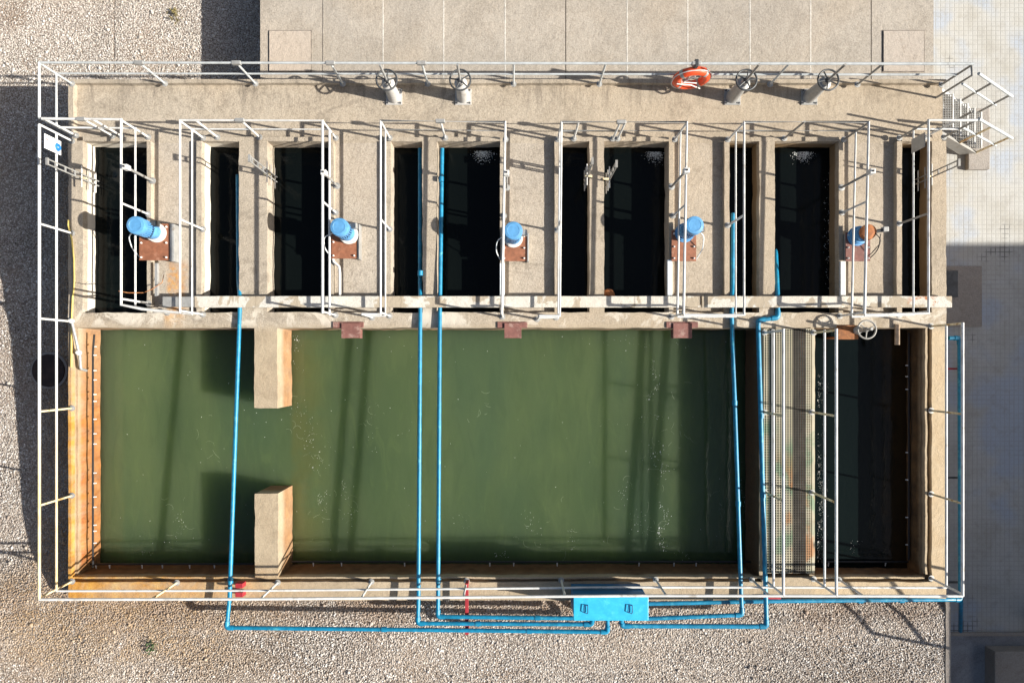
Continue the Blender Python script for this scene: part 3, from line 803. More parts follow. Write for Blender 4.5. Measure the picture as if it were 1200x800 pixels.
for path, posts, cl, lab in GU: railing(path, posts, lab, clamp=cl)
railing([(980, 385), (980, 698)], [(980, 387, 'railrust'), (978, 487, 'railrust'), (978, 588, 'railrust'), (980, 697)], 'white railing on the dark water side of the grating walkway')
railing([(918, 385), (918, 698)], [(918, 387), (918, 487, 'railrust'), (918, 587, 'railrust'), (918, 697)], 'white railing on the green basin side of the grating walkway')

# ------------------------------------------------------------------ gate valve pedestals with handwheels
def handwheel(c, R, parent, mat='darksteel', spokes=5, ax=Vector((0, 0, 1)), rot=0.3):
    mb = MB().torus(c, R, .019, ax, 28, 8)
    w_ = mb.build('handwheel', mat, parent, smooth=True)
    ms = MB()
    for i in range(spokes):
        a = rot + 2 * math.pi * i / spokes
        ms.tube([c, Vector(c) + Vector((math.cos(a), math.sin(a), 0)) * R], .014, 8)
    ms.lathe(Vector(c) - Vector((0, 0, .035)), [(.045, 0), (.05, .02), (.04, .07)], 14)
    ms.build('spoke', mat, w_, smooth=True)
    return w_
for i, (px, lab, m_, rot) in enumerate([(462, 'white pedestal gate valve with handwheel, nearest the west end of the walkway', 'pedestal', .2),
                          (543, 'white pedestal gate valve with upright handwheel stem, second from the west', 'pedestal', .5),
                          (858, 'shade-grey pedestal gate valve just right of the orange lifebuoy', 'steel', .1),  # darker grey here paints the shade on both eastern pedestals
                          (948, 'shade-grey pedestal gate valve nearest the metal stair', 'steel', .8)]):
    p = P(px, 114, ZDECK)
    t = thing('gate_valve_pedestal', p, lab, 'valve', 'gate valves with handwheels on the walkway')
    bp = MB().box((p.x - .17, p.y - .17, ZDECK), (p.x + .17, p.y + .17, ZDECK + .025)).build('base_plate', m_, t, bevel=.006)
    mbt = MB()
    for sx in (-1, 1):
        for sy in (-1, 1): mbt.lathe((p.x + sx * .135, p.y + sy * .135, ZDECK + .025), [(.018, 0), (.018, .03)], 6)
    mbt.build('bolt', 'darksteel', bp)
    MB().lathe((p.x, p.y, ZDECK + .025), [(.145, 0), (.135, .05), (.12, .35), (.105, .62), (.13, .64), (.13, .70), (.07, .74), (.06, .84)], 22).build('column', m_, t, smooth=True)
    handwheel((p.x, p.y, .75), .205, t, rot=rot)
    MB().tube([(p.x, p.y, .7), (p.x, p.y, 1.45)], .024, 10).build('stem', 'steel' if i < 2 else 'railgrey', t, smooth=True)

# ------------------------------------------------------------------ mixer drives
ZP = .12
drives = [((163, 262, 198, 305), (184, 273), 'blue mixer motor on a rust brown plate, furthest left and over the rust spill', 'brown'),
          ((388, 262, 418, 303), (409, 275), 'blue mixer motor on a two tone brown plate beside the bent conduit', 'brown'),
          ((588, 273, 617, 306), (601.5, 279), 'blue mixer motor on an even brown plate, right of the two parallel blue pipes', 'brown'),
          ((787, 270, 816, 306), (802, 273), 'blue mixer motor on a reddish plate, fourth from the left', 'brown'),
          ((991, 272, 1020, 306), (1004, 277), 'mixer drive with a rusty orange cap in place of the blue motor', 'oxide')]
for i, (r, c, lab, m_) in enumerate(drives):
    a, b_ = P(r[0], r[1], ZP), P(r[2], r[3], ZP)
    p = P(c[0], c[1], ZP)
    t = thing('mixer_drive', (p.x, p.y, ZDECK), lab, 'mixer motor', 'mixer drives on the channel bridges')
    fr = MB()
    fr.box((a.x + .02, b_.y + .03, ZDECK), (a.x + .08, a.y - .02, ZP - .02)); fr.box((b_.x - .08, b_.y + .03, ZDECK), (b_.x - .02, a.y - .02, ZP - .02))
    fr.box((a.x + .08, b_.y + .03, ZP - .09), (b_.x - .08, b_.y + .09, ZP - .02))
    fr.build('support_frame', 'steel', t)
    pl = MB().box((a.x, b_.y, ZP - .02), (b_.x, a.y, ZP)).build('base_plate', m_, t, bevel=.006)
    mbt = MB()
    for bx_ in (a.x + .05, b_.x - .05):
        for by in (a.y - .07, (a.y + b_.y) / 2 - .02, b_.y + .06): mbt.lathe((bx_, by, ZP), [(.021, 0), (.021, .025), (.010, .045)], 6)
    mbt.build('bolt', 'whitepaint', pl)
    if i == 0:
        MB().box((b_.x + .01, b_.y - .02, ZDECK), (b_.x + .10, a.y, ZP - .01)).build('side_channel', 'steel', t, bevel=.008)
    elif i < 3:
        MB().box((b_.x + .008, b_.y, ZDECK), (b_.x + .05, a.y, ZP - .02)).build('side_channel', 'steel', t, bevel=.008)
    MB().lathe((p.x, p.y, ZP), [(.20, 0), (.20, .03), (.175, .035), (.165, .10), (.19, .105), (.19, .13)], 24).build('flange_ring', 'whitepaint' if i < 3 else 'motorblue', t, smooth=True)
    sgn = -1 if i < 3 else 1
    xe_ = a.x if sgn < 0 else b_.x
    MB().tube(rounded([(p.x + sgn * .17, p.y - .02, ZP + .42), (xe_ + sgn * .10, p.y - .10, ZP + .22), (xe_ + sgn * .12, (p.y + b_.y) / 2 - .05, ZP + .05), (xe_ + sgn * .03, b_.y + .05, ZDECK + .10)], .1, 6), .011, 6).build('motor_cable', 'pvc' if i < 4 else 'black', t, smooth=True)
    if i < 4:
        MB().lathe((p.x, p.y, ZP + .13), [(.15, 0), (.165, .06), (.165, .2), (.145, .24), (.145, .27)], 24).build('gearbox', 'motorblue', t, smooth=True)
        body = MB()
        for kf in range(22):
            an = 2 * math.pi * kf / 22; d = Vector((math.cos(an), math.sin(an), 0)); u = Vector((-d.y, d.x, 0)) * .006
            q = Vector((p.x, p.y, 0))
            v = [q + d * .13 + u, q + d * .13 - u, q + d * .172 - u, q + d * .172 + u]
            body.add([(w_.x, w_.y, ZP + .41) for w_ in v] + [(w_.x, w_.y, ZP + .66) for w_ in v], [(0, 1, 5, 4), (1, 2, 6, 5), (2, 3, 7, 6), (3, 0, 4, 7), (4, 5, 6, 7)])
        body.lathe((p.x, p.y, ZP + .39), [(.14, 0), (.14, .29)], 24)
        mo = body.build('motor', 'motorblue', t)
        MB().lathe((p.x, p.y, ZP + .67), [(.178, 0), (.182, .02), (.182, .12), (.170, .15), (.12, .163), (.115, .158), (.03, .158)], 28).build('fan_cover', 'motorblue', mo, smooth=True)
        dx = (.17, .19, .2, .2)[i]; dy = (.10, .09, .02, -.02)[i]
        MB().box((p.x + dx - .06, p.y + dy - .05, ZP + .36), (p.x + dx + .08, p.y + dy + .06, ZP + .50)).build('terminal_box', 'darksteel' if i == 0 else 'steel', mo, bevel=.012)
    else:
        MB().lathe((p.x, p.y, ZP + .13), [(.17, 0), (.175, .05), (.14, .06), (.15, .12), (.15, .16)], 24).build('gearbox', 'motorblue', t, smooth=True)
        cp = MB().lathe((p.x + .05, p.y + .02, ZP + .28), [(.15, 0), (.16, .04), (.15, .12), (.10, .145), (.05, .15)], 24).build('end_cap', 'orangecap', t, smooth=True)
        MB().tube([(p.x + .15, p.y + .02, ZP + .36), (p.x + .34, p.y + .06, ZP + .38)], .035, 10).build('shaft_stub', 'darksteel', t, smooth=True)
        MB().box((p.x + .32, p.y + .02, ZP + .32), (p.x + .43, p.y + .12, ZP + .44)).build('junction_box', 'steel', t, bevel=.012)
        MB().tube([(p.x + .30, p.y - .02, ZP + .36), (p.x + .36, p.y - .2, ZP + .2), (p.x + .28, p.y - .36, ZP + .05), (p.x + .15, p.y - .47, ZP - .05)], .009, 6).build('cable', 'black', t, smooth=True)

# cable runs from the drives to the trough
for x, y0, y1, wd, lab, m_ in [(183, 308, 347, .07, 'grey cable trunking below the leftmost motor plate', 'steel'), (588.5, 308, 347, .10, 'pale blue cable trunking under the middle motor', 'pvc'),
                        (785, 304, 347, .10, 'pale blue cable trunking left of the fourth motor plate', 'pvc'), (988, 306, 347, .11, 'bright white cable trunking below the orange capped drive', 'whitepaint')]:
    q = P(x, y0, .07); e = P(x, y1, .07)
    o = MB().box((q.x - wd / 2, e.y, .005), (q.x + wd / 2, q.y, .075)).build('cable_trunking', m_, bevel=.008)
    tag(o, lab, 'cable trunking', 'cable trunking on the channel bridges')
q = [P(390, 285, .05), P(388.5, 300, .05), P(391, 307, .05), P(397, 312, .05), P(398, 320, .05), P(398, 347, .05)]
o = MB().tube([(v.x, v.y, .03) for v in q], .028, 10).build('bent_conduit', 'whitepaint', smooth=True)
tag(o, 'white bent conduit running from the second motor to the trough', 'conduit')

# sensor posts on the bridges
for px, py, z0, h, lab in [(179, 212, 0, 1.0, 'sensor post with white head, furthest left over the black channel'),
                       (395, 218, 0, 1.0, 'sensor post with white head above the second motor from the left'),
                       (594, 220, 0, 1.1, 'sensor post with white head above the middle motor'),
                       (787, 219, 0, 1.2, 'sensor post with round white head above the fourth motor'),
                       (986, 220, 0, 1.2, 'sensor post with round white head above the orange capped drive')]:
    p = P(px, py, z0)
    t = thing('sensor_post', p, lab, 'sensor', 'sensor posts on the channel bridges')
    MB().tube([p, (p.x, p.y, h)], .026, 10).build('pole', 'steel', t, smooth=True)
    MB().lathe((p.x, p.y, 0), [(.07, 0), (.07, .015), (.035, .02)], 10).build('foot', 'steel', t)
    hd = MB().box((p.x - .055, p.y - .05, h - .1), (p.x + .055, p.y + .05, h + .06)).build('sensor_head', 'whitepaint', t, bevel=.015)
    MB().lathe((p.x, p.y, h + .06), [(.018, 0), (.018, .02)], 8).build('lens', 'black', hd)

# single-post ladders down into the channels
for px, py, sd, zt, m_, lab in [(101, 209, 1, 1.2, 'steel', 'single post ladder with cross rungs on the far left tank wall'),
                    (316, 204, 1, 1.1, 'steel', 'single post ladder left of the second motor strip on the wide dividing wall'),
                    (687, 207, -1, 1.1, 'railgrey', 'single post ladder on the left side of the wall right of the middle motor'),
                    (713, 210, 1, 1.1, 'railgrey', 'single post ladder on the right side of the wall right of the middle motor'),
                    (1087, 207, -1, 1.0, 'railgrey', 'single post ladder leaning out past the east wall below the stair')]:
    p = P(px, py, 0)
    t = thing('channel_ladder', p, lab, 'ladder', 'ladders into the channels')
    for dy in (-.05, .05):
        MB().tube([(p.x, p.y + dy, -1.3), (p.x, p.y + dy, zt)], .015, 8).build('stile', m_, t, smooth=True)
    for i in range(6):
        zz = -1.05 + i * .24
        MB().tube([(p.x, p.y - .22, zz), (p.x, p.y + .22, zz)], .012, 8).build('rung', 'whitepaint' if i % 2 else m_, t, smooth=True)
    for zz in (.35, .65, .95): MB().box((p.x - .012, p.y - .06, zz), (p.x + .012, p.y + .06, zz + .03)).build('brace', m_, t)
    MB().box((p.x - .022, p.y - .07, zt - .02), (p.x + .022, p.y + .07, zt + .02)).build('top_cap', m_, t)
    MB().box((p.x - .02 - (sd > 0) * .10, p.y - .02, .004), (p.x + .02 + (sd < 0) * .10, p.y + .02, .025)).build('wall_bracket', 'railrust', t)

# ------------------------------------------------------------------ oxide plates at the basin edge
for i, (x0, x1, w0, w1, lab) in enumerate([(390, 426, 400, 422, 'faded pinkish brown bracket plate over the basin edge, left of the paired blue pipes'),
                            (583, 618, 591, 611, 'dark red brown bracket plate over the basin edge below the middle motor'),
                            (781, 818, 789, 811, 'red brown bracket plate over the basin edge below the fourth motor')]):
    z = .06
    t = thing('edge_bracket', P((w0 + w1) / 2, 380, 0), lab, 'bracket', 'brown brackets along the basin edge')
    MB().box((X(x0, .03), Y(384, .03), .004), (X(x1, .03), Y(377, .03), .03)).build('fixing_plate', 'oxide', t, bevel=.004)
    MB().box((X(w0, z), Y(396, z), .034), (X(w1, z), Y(378.5, z), z)).build('cover_plate', 'oxide', t, bevel=.004)
    for xx in (w0, w1 - 1.5):
        MB().box((X(xx, z), Y(396, z), -.16), (X(xx + 1.5, z), Y(385.5, z), .033)).build('cheek', 'oxide', t)
t = thing('sluice_gate', P(1000, 386, 0), 'small sluice gate with steel handwheel and brown plate at the dark basin', 'sluice gate')
MB().box((X(982, .05), Y(397.5, .05), -.01), (X(1006, .05), Y(381, .05), .05)).build('base_plate', 'rust', t, bevel=.004)
MB().box((X(986, .05), Y(396, .05), -1.4), (X(1003, .05), Y(394, .05), -.012)).build('gate_leaf', 'rust', t)
p = P(1005, 387, .05)
MB().tube([(p.x, p.y, .04), (p.x, p.y, .62)], .028, 10).build('stem', 'steel', t, smooth=True)
MB().lathe((p.x, p.y, .05), [(.09, 0), (.08, .05), (.05, .09), (.045, .32)], 16).build('yoke', 'steel', t, smooth=True)
handwheel((p.x, p.y, .42), .185, t, mat='railgrey', spokes=3, rot=.4)
q = [P(1036, 372, .4), P(1060, 381, .3)]
o = MB().box((X(1049, .03), Y(404, .03), .006), (X(1054, .03), Y(380, .03), .05)).build('timber_batten', 'wood', bevel=.004)
tag(o, 'short pale timber batten poking out over the dark basin', 'timber')
o = MB().lathe(P(713, 346, -.35), [(.03, -.14), (.11, -.1), (.14, 0), (.11, .1), (.03, .14)], 18).build('float_ball', 'orangecap', smooth=True)
tag(o, 'dull orange float ball half hidden below the peeling trough', 'float')

# ------------------------------------------------------------------ blue cabinet, blue pipes, supports
zb = .92
a, b_ = P(672, 698.5, zb), P(760, 727, zb)
t = thing('blue_cabinet', ((a.x + b_.x) / 2, (a.y + b_.y) / 2, 0), 'bright blue cabinet with two lid handles standing on the south wall', 'cabinet')
MB().box((a.x + .02, b_.y + .02, .10), (b_.x - .02, a.y - .015, zb - .045)).build('body', 'blueshade', t, bevel=.01)
lid = MB().box((a.x, b_.y, zb - .042), (b_.x, a.y, zb)).build('lid', 'bluebox', t, bevel=.012)
for px in (686, 738):
    h = P(px, 713, zb); mb = MB()
    mb.tube([(h.x + .045, h.y + .075, zb), (h.x + .045, h.y + .075, zb + .03), (h.x - .03, h.y + .085, zb + .03), (h.x - .045, h.y - .05, zb + .03), (h.x + .03, h.y - .085, zb + .03), (h.x + .045, h.y - .06, zb + .03), (h.x + .045, h.y + .075, zb + .03)], .009, 8)
    mb.build('handle', 'bluedark', lid, smooth=True)
for px in (676, 756):
    for py in (703, 722):
        q = P(px, py, zb)
        MB().box((q.x - .03, q.y - .03, -.24 if q.y < YS else .005), (q.x + .03, q.y + .03, .098)).build('leg', 'bluedark', t)

def pipe(spec, label, r=.043, couplings=(), name='blue_pipe', mat='bluepipe', elbows=True):
    pts = [P(*s_) for s_ in spec]
    t = thing(name, pts[len(pts) // 2], label, 'pipe', 'blue pipes across the basin')
    MB().tube(rounded(pts), r, 12).build('pipe_run', mat, t, smooth=True)
    for i in range(1, len(pts) - 1):
        da, db = (pts[i - 1] - pts[i]), (pts[i + 1] - pts[i])
        if elbows and da.normalized().dot(db.normalized()) > -.6:
            e = [pts[i] + da.normalized() * min(.14, da.length * .5), pts[i], pts[i] + db.normalized() * min(.14, db.length * .5)]
            MB().tube(rounded(e, .06), r + .010, 12).build('elbow', mat, t, smooth=True)
    for s_ in couplings:
        p = P(*s_[:3]); ax = Vector((1, 0, 0)) if len(s_) > 3 and s_[3] == 'x' else Vector((0, 1, 0))
        MB().tube([p - ax * .05, p + ax * .05], r + .011, 12).build('coupling', mat, t, smooth=True)
    return t
pipe([(278.8, 205, -.22), (279.6, 330, -.2), (281, 347, .05), (281, 362, .05), (269, 700, .33), (265.5, 735, .36), (712, 740, .36), (712, 725, .42)],
     'leftmost blue pipe, crossing the basin left of the two stub walls', couplings=[(270, 680, .31), (450, 737, .36, 'x'), (620, 739, .36, 'x')])
pipe([(492.3, 174, -.22), (492.3, 330, -.2), (492.4, 347, .05), (492.5, 362, .05), (490.3, 700, .33), (489.5, 730, .36), (693, 731, .36), (695, 724, .42)],
     'left one of the two close parallel blue pipes across the basin', couplings=[(492.4, 320, .05), (560, 730.3, .36, 'x'), (687, 731, .36, 'x')])
pipe([(518, 174, -.05), (515.5, 362, .05), (513.3, 700, .33), (513, 722, .36), (674, 724, .36)],
     'right one of the two close parallel blue pipes across the basin', couplings=[(517, 210, .05), (513.6, 680, .31), (630, 723.4, .36, 'x')])
pipe([(859, 250, -.12), (858.5, 335, -.08), (857.6, 350, .05), (857.5, 372, .05), (861, 470, .13), (868.5, 700, .33), (869.5, 720, .36), (758, 724.5, .36)],
     'blue pipe crossing the shaded right part of the green basin', couplings=[(861, 472, .13), (865, 590, .23)])
pipe([(908.5, 285, -.55), (911.2, 347, .03), (911.5, 372, .05), (889, 375, .05), (888.5, 382, .05), (897.3, 700, .33), (898, 733.5, .36), (729, 733, .36), (728, 725, .42)],
     'blue pipe running beside the grating walkway with a jog at its top', r=.047, couplings=[(892, 487, .14), (894, 580, .23), (735, 733, .36, 'x')])
pipe([(758, 707, .2), (900, 704, .12), (1108, 702, -.03), (1125.5, 702, -.12), (1124.5, 396, -.18), (1112, 396, -.18)],
     'blue pipe hugging the south wall then turning up the outside of the east wall', couplings=[(1008, 703.5, .03, 'x'), (1056, 703, 0, 'x')])
pipe([(1126, 704, -.2), (1125.5, 739, -1.55)], 'short blue pipe dropping into the shaded yard at the lower right corner')
for px, py, w_ in ((1113, 432, 1), (1114, 683, 1), (1112, 560, 1)):
    q = P(1124.5, py, -.18)
    o = MB().box((XE + .005, q.y - .02, -.27), (q.x + .05, q.y + .02, -.235)).build('pipe_bracket', 'red' if py == 432 else 'darksteel')
    tag(o, {432: 'reddish bracket holding the blue pipe at the top of the east wall', 683: 'dark bracket holding the blue pipe near the south east corner', 560: 'dark bracket holding the blue pipe halfway along the east wall'}[py], 'pipe bracket', 'brackets of the east wall pipe')
t = thing('pipe_support', P(547, 715, 0), 'long red pipe support under three blue pipes left of the cabinet', 'pipe support', 'red pipe supports')
q0, q1 = P(547, 683, .28), P(547, 743, .28)
MB().box((q0.x - .035, q1.y, .245), (q0.x + .035, q0.y, .30)).build('beam', 'red', t, bevel=.005)
MB().box((q0.x - .03, q0.y - .07, .004), (q0.x + .03, q0.y - .01, .243)).build('leg', 'red', t)
MB().box((q0.x - .03, q1.y + .02, -.3), (q0.x + .03, q1.y + .08, .243)).build('leg', 'red', t)
for px, lab in ((277, 'small red pipe support on the south wall at the leftmost blue pipe'), (912, 'flat red pipe support on the south wall at the grating walkway')):
    t = thing('pipe_support', P(px, 692, 0), lab, 'pipe support', 'red pipe supports')
    dx = .17 if px < 600 else -.3
    p = P(px + (0 if px < 600 else -6), 692, .25)
    if px < 600:
        for py in (686.5, 697):
            q = P(px + 2, py, .2); MB().box((q.x - .07, q.y - .05, .004), (q.x + .09, q.y + .05, .18)).build('block', 'red', t, bevel=.008)
        MB().box((p.x - .10, p.y - .02, .184), (p.x + .06, p.y + .02, .25)).build('strap', 'red', t)
    else:
        q = P(907, 700.5, .1); MB().box((q.x - .22, q.y - .05, .008), (q.x + .14, q.y + .02, .12)).build('block', 'red', t, bevel=.008)

# ------------------------------------------------------------------ spray pipes inside the basin rim
def spray(pts, nozz, label, away, mat='black'):
    t = thing('spray_pipe', pts[0], label, 'spray pipe', 'thin spray pipes inside the basin rim')
    MB().tube(pts, .021, 8).build('pipe_run', mat, t, smooth=True)
    for q in nozz:
        nz = MB().tube([q, Vector(q) + Vector(away) * .10 + Vector((0, 0, -.02))], [.017, .011], 8).build('nozzle', 'whitepaint', t, smooth=True)
    return t
zs = -.34
xw = X(86) + .20
l0 = [Vector((xw, Y(408, zs), zs)), Vector((xw, Y(664, zs), zs))]
spray([Vector((xw + .06, Y(392, zs), zs + .05)), Vector((xw + .03, Y(404, zs), zs + .03)), Vector((xw, Y(412, zs), zs)), Vector((xw, Y(664, zs), zs))],
      [Vector((xw, Y(y, zs), zs)) for y in (406, 416, 434, 445, 462, 470, 491, 508, 520, 554, 566, 582, 594, 615, 622, 636)], 'thin spray pipe with white nozzles along the orange west rim', (.7, 0, 0))
zq = -.60; yq = yS0 + .10
pxs = [112, 128, 166, 190, 222, 251]
spray([Vector((X(104, zq), yq, zq)), Vector((X(297, zq), yq, zq))], [Vector((X(px, zq), yq, zq)) for px in pxs], 'thin spray pipe with white nozzles along the south rim, west of the stub wall', (0, -1, 0))
pxs = [367, 400, 474, 574, 602, 653, 749, 790, 816]
spray([Vector((X(342, zq), yq + .05, zq)), Vector((X(882, zq), yq + .05, zq))], [Vector((X(px, zq), yq + .05, zq)) for px in pxs], 'long thin spray pipe with white nozzles along the south rim of the green basin', (0, -1, 0))
spray([Vector((X(962, zq), yq + .05, zq)), Vector((X(1066, zq), yq + .05, zq))], [Vector((X(px, zq), yq + .05, zq)) for px in (971, 1038)], 'short thin spray pipe along the south rim of the dark basin', (0, -1, 0))
xe = X(1084) - .05; zs = -.5
spray([Vector((xe, Y(390, zs), zs)), Vector((xe, Y(656, zs), zs))], [Vector((xe, Y(y, zs), zs)) for y in (428, 441, 456, 530, 562, 606, 638)], 'thin spray pipe along the brown east rim of the dark basin', (-.6, 0, 0))
# feed of the west spray pipe and the hoses on the west wall
t = thing('feed_pipe', P(90, 400, 0), 'bent grey feed pipe with a white valve at the upper west corner of the basin', 'pipe')
pts = [P(84, 376, .1), P(92.5, 413, .02), P(93.5, 416, -.02), P(94.5, 432, -.08), P(101, 434, -.3)]
MB().tube(rounded(pts, .05), .03, 10).build('pipe_run', 'steel', t, smooth=True)
q = pts[1]; MB().lathe((q.x, q.y, q.z - .05), [(.03, 0), (.055, .03), (.055, .09), (.03, .12)], 12).build('valve', 'whitepaint', t, smooth=True)
q = pts[0]; MB().lathe((q.x, q.y, q.z - .05), [(.03, 0), (.05, .03), (.05, .09), (.03, .12)], 12).build('valve', 'whitepaint', t, smooth=True)
pts = [P(75, 258, .02), P(80, 264, .03), P(84, 280, .03), P(86.5, 305, .03), P(87, 330, .03), P(85, 350, .03), P(84, 380, .03), P(83.5, 430, .03)]
for p_ in pts: p_.x = max(p_.x, XW + .02)
o = MB().tube(pts, .017, 8).build('yellow_hose', 'yellow', smooth=True)
tag(o, 'thin pale yellow hose lying along the top of the west wall', 'hose')
o = MB().tube([P(139, 341, .88), P(150, 343, .7), P(168, 343, .4), P(178, 339, .2), P(190, 331, .05), P(192, 322, -.02)], .008, 6).build('loose_cable', 'rust', smooth=True)
tag(o, 'thin reddish cable sagging from the corner railing to the leftmost motor', 'cable')
o = MB().tube([P(83, 331, .01), P(100, 333, -.05), P(112, 331, -.1)], .006, 6).build('loose_wire', 'steel', smooth=True)
tag(o, 'thin grey wire lying across the top of the west wall', 'wire')

# ------------------------------------------------------------------ grating walkway
t = thing('grating_walkway', (X(922), Y(528), 0), 'cream mesh grating walkway over the launder beside the dark basin', 'grating')
gx0, gx1, gy0, gy1 = X(894.5), X(951), Y(671), Y(385.5)
pitch = .053
def grid(x0, x1, name, mat, z1=0.0):
    mb = MB(); n_ = max(1, round((x1 - x0) / pitch)); m_ = round((gy1 - gy0) / pitch)
    for i in range(n_ + 1):
        x = x0 + (x1 - x0) * i / n_
        mb.box((x - .0075, gy0, z1 - .02), (x + .0075, gy1, z1))
    for j in range(m_ + 1):
        y = gy0 + (gy1 - gy0) * j / m_
        mb.box((x0 - .0125, y - .0072, z1 - .018), (x1 + .0125, y + .0072, z1 - .003))
    return mb.build(name, mat, t)
grid(gx0 + .02, X(928), 'mesh_panel', 'grate')
d_ = grid(X(930), X(943.5), 'mesh_panel', 'gratedark'); d_['label'] = 'dark mesh panel'
grid(X(945.2), gx1 - .02, 'mesh_panel', 'grate')
MB().box((X(952) - .01, gy0, -.066), (X(955), gy1, -.005)).build('edge_beam', 'grate', t, bevel=.006)
MB().box((X(903.5), gy0 - .0, .004), (X(906), gy1, .03)).build('cable_strip', 'steel', t, bevel=.006)

# ------------------------------------------------------------------ metal stair on the east side
t = thing('metal_stair', P(1125, 150, -1), 'short galvanised stair with grating treads from the walkway down to the tiled yard', 'stair')
sx0, sx1 = XE + .02, 10.92; zs0, zs1 = ZDECK, ZPAVE + .06
yn, ys = 5.83, 4.86
nst = 5
for i in range(nst):
    f_ = (i + .6) / (nst + .15)
    x0 = XE + .04 + i * .335; zt = ZDECK - .20 - i * .265
    mb = MB()
    k_ = int(.30 / .05)
    for j in range(k_ + 1): mb.box((x0 + j * .05 - .004, ys + .08, zt - .03), (x0 + j * .05 + .004, yn - .08, zt))
    nc = 16
    for j in range(nc + 1):
        yy = ys + .08 + (yn - ys - .16) * j / nc
        mb.box((x0, yy - .005, zt - .028), (x0 + .30, yy + .005, zt - .002))
    tr = mb.build('tread', 'treadgrate', t)
    MB().box((x0 + .302, ys + .07, zt - .042), (x0 + .332, yn - .07, zt + .004)).build('nosing', 'rail', tr)
for yy, m_ in ((yn - .03, 'rail'), (ys + .03, 'railgrey')):
    mb = MB()
    z_a, z_b = ZDECK - .02, ZPAVE + .02
    xs_ = [(XE + .01, z_a), (10.75, ZPAVE + .02)]
    w_ = .03
    vs_ = []
    for x, z in ((XE + .005, ZDECK - .05), (10.78, ZPAVE + .14), (10.78, ZPAVE), (10.5, ZPAVE), (XE + .005, ZDECK - .33)):
        vs_ += [(x, yy - w_, z), (x, yy + w_, z)]
    mb.add(vs_, [(0, 2, 4, 6, 8), (9, 7, 5, 3, 1), (0, 1, 3, 2), (2, 3, 5, 4), (4, 5, 7, 6), (6, 7, 9, 8), (8, 9, 1, 0)])
    mb.build('stringer', m_, t)
    rl = lambda h0: [(XE + .27, yy, ZDECK - .32 + h0 + .05), (10.90, yy, ZPAVE + h0 + .12)]
    MB().tube(rl(1.0), .03, 10).build('handrail', 'railgalv', t, smooth=True)
    MB().tube(rl(.5), .025, 10).build('mid_rail', 'railgalv', t, smooth=True)
    for x in (9.95, 10.80):
        fz = ZDECK - .06 - (x - XE) * (ZDECK - ZPAVE - .1) / (10.78 - XE)
        MB().tube([(x, yy, fz - .15), (x, yy, ZDECK - .27 + 1.0 + (x - XE - .27) / (10.90 - XE - .27) * (ZPAVE + .12 - ZDECK + .27))], .024, 10).build('post', 'railgrey' if m_ == 'rail' else 'railrust', t, smooth=True)
    # head piece that ties the stair rail back to the walkway posts
    mb = MB().tube([(XE - .13, yy + (.0 if m_ == 'railgrey' else -.2), ZDECK), (XE - .13, yy + (.0 if m_ == 'railgrey' else -.2), 1.0), (XE - .13, yy, .98)], .024, 10)
    mb.build('newel_post', 'railgrey', t, smooth=True)
o = MB().box((10.62, 4.50, ZPAVE), (11.12, 5.92, ZPAVE + .12)).build('footing_block', 'pad', bevel=.015)
tag(o, 'small sunlit concrete footing at the bottom of the metal stair', 'footing')

# ------------------------------------------------------------------ lifebuoy on the north railing
c = P(810, 90.5, .52); c.y = 5.74
ax = Vector((.06, -1.0, .06)).normalized()
t = thing('lifebuoy', c, 'orange lifebuoy with white rope hanging on the north railing', 'lifebuoy')
MB().torus(c, .30, .085, ax, 40, 14).build('ring', 'buoy', t, smooth=True)
for k_ in range(4):
    a0 = math.radians(40 + 90 * k_)
    MB().torus(c, .30, .0885, ax, 5, 14, a0, a0 + .20).build('reflective_band', 'steel', t, smooth=True)
u = ax.cross(Vector((0, 1, 0))).normalized() if abs(ax.y) < .9 else ax.cross(Vector((1, 0, 0))).normalized(); w2 = ax.cross(u)
mb = MB(); pts = []
for k_ in range(33):
    a_ = 2 * math.pi * k_ / 32
    R_ = .385 + .02 * abs(math.sin(2 * a_))
    pts.append(c + (u * math.cos(a_) + w2 * math.sin(a_)) * R_ + ax * .03)
mb.tube(pts, .011, 6)
mb.tube([c + w2 * .3 + ax * .1, c - u * .05 + ax * .12, c - u * .28 - w2 * .25 + ax * .1], .012, 6)
mb.tube([c + u * .28 + ax * .1, c + u * .1 + w2 * .2 + ax * .12, c - w2 * .1 + ax * .11], .012, 6)
mb.build('rope', 'whitepaint', t, smooth=True)
q = P(816, 76, .98)
MB().box((q.x - .035, 5.76, .80), (q.x + .035, 5.90, 1.04)).build('hanger', 'darksteel', t, bevel=.01)

# ------------------------------------------------------------------ sign on the west railing
t = thing('wall_sign', P(50, 165, .7), 'small white sign with a blue round emblem hanging on the west railing', 'sign')
xs_ = P(46, 160, 1).x + .045
y0s, y1s = P(48, 156, .95).y, P(48, 173, .95).y
MB().box((xs_, y1s, .44), (xs_ + .012, y0s, .93)).build('panel', 'sign', t, bevel=.004)
ce = Vector((xs_ + .0165, (y0s + y1s) / 2 - .01, .55))
MB().torus(ce, .052, .030, Vector((1, 0, 0)), 24, 6).build('emblem', 'emblem', t, smooth=True)
MB().box((xs_ + .0125, ce.y + .045, .84), (xs_ + .015, ce.y + .07, .89)).build('red_mark', 'red', t)

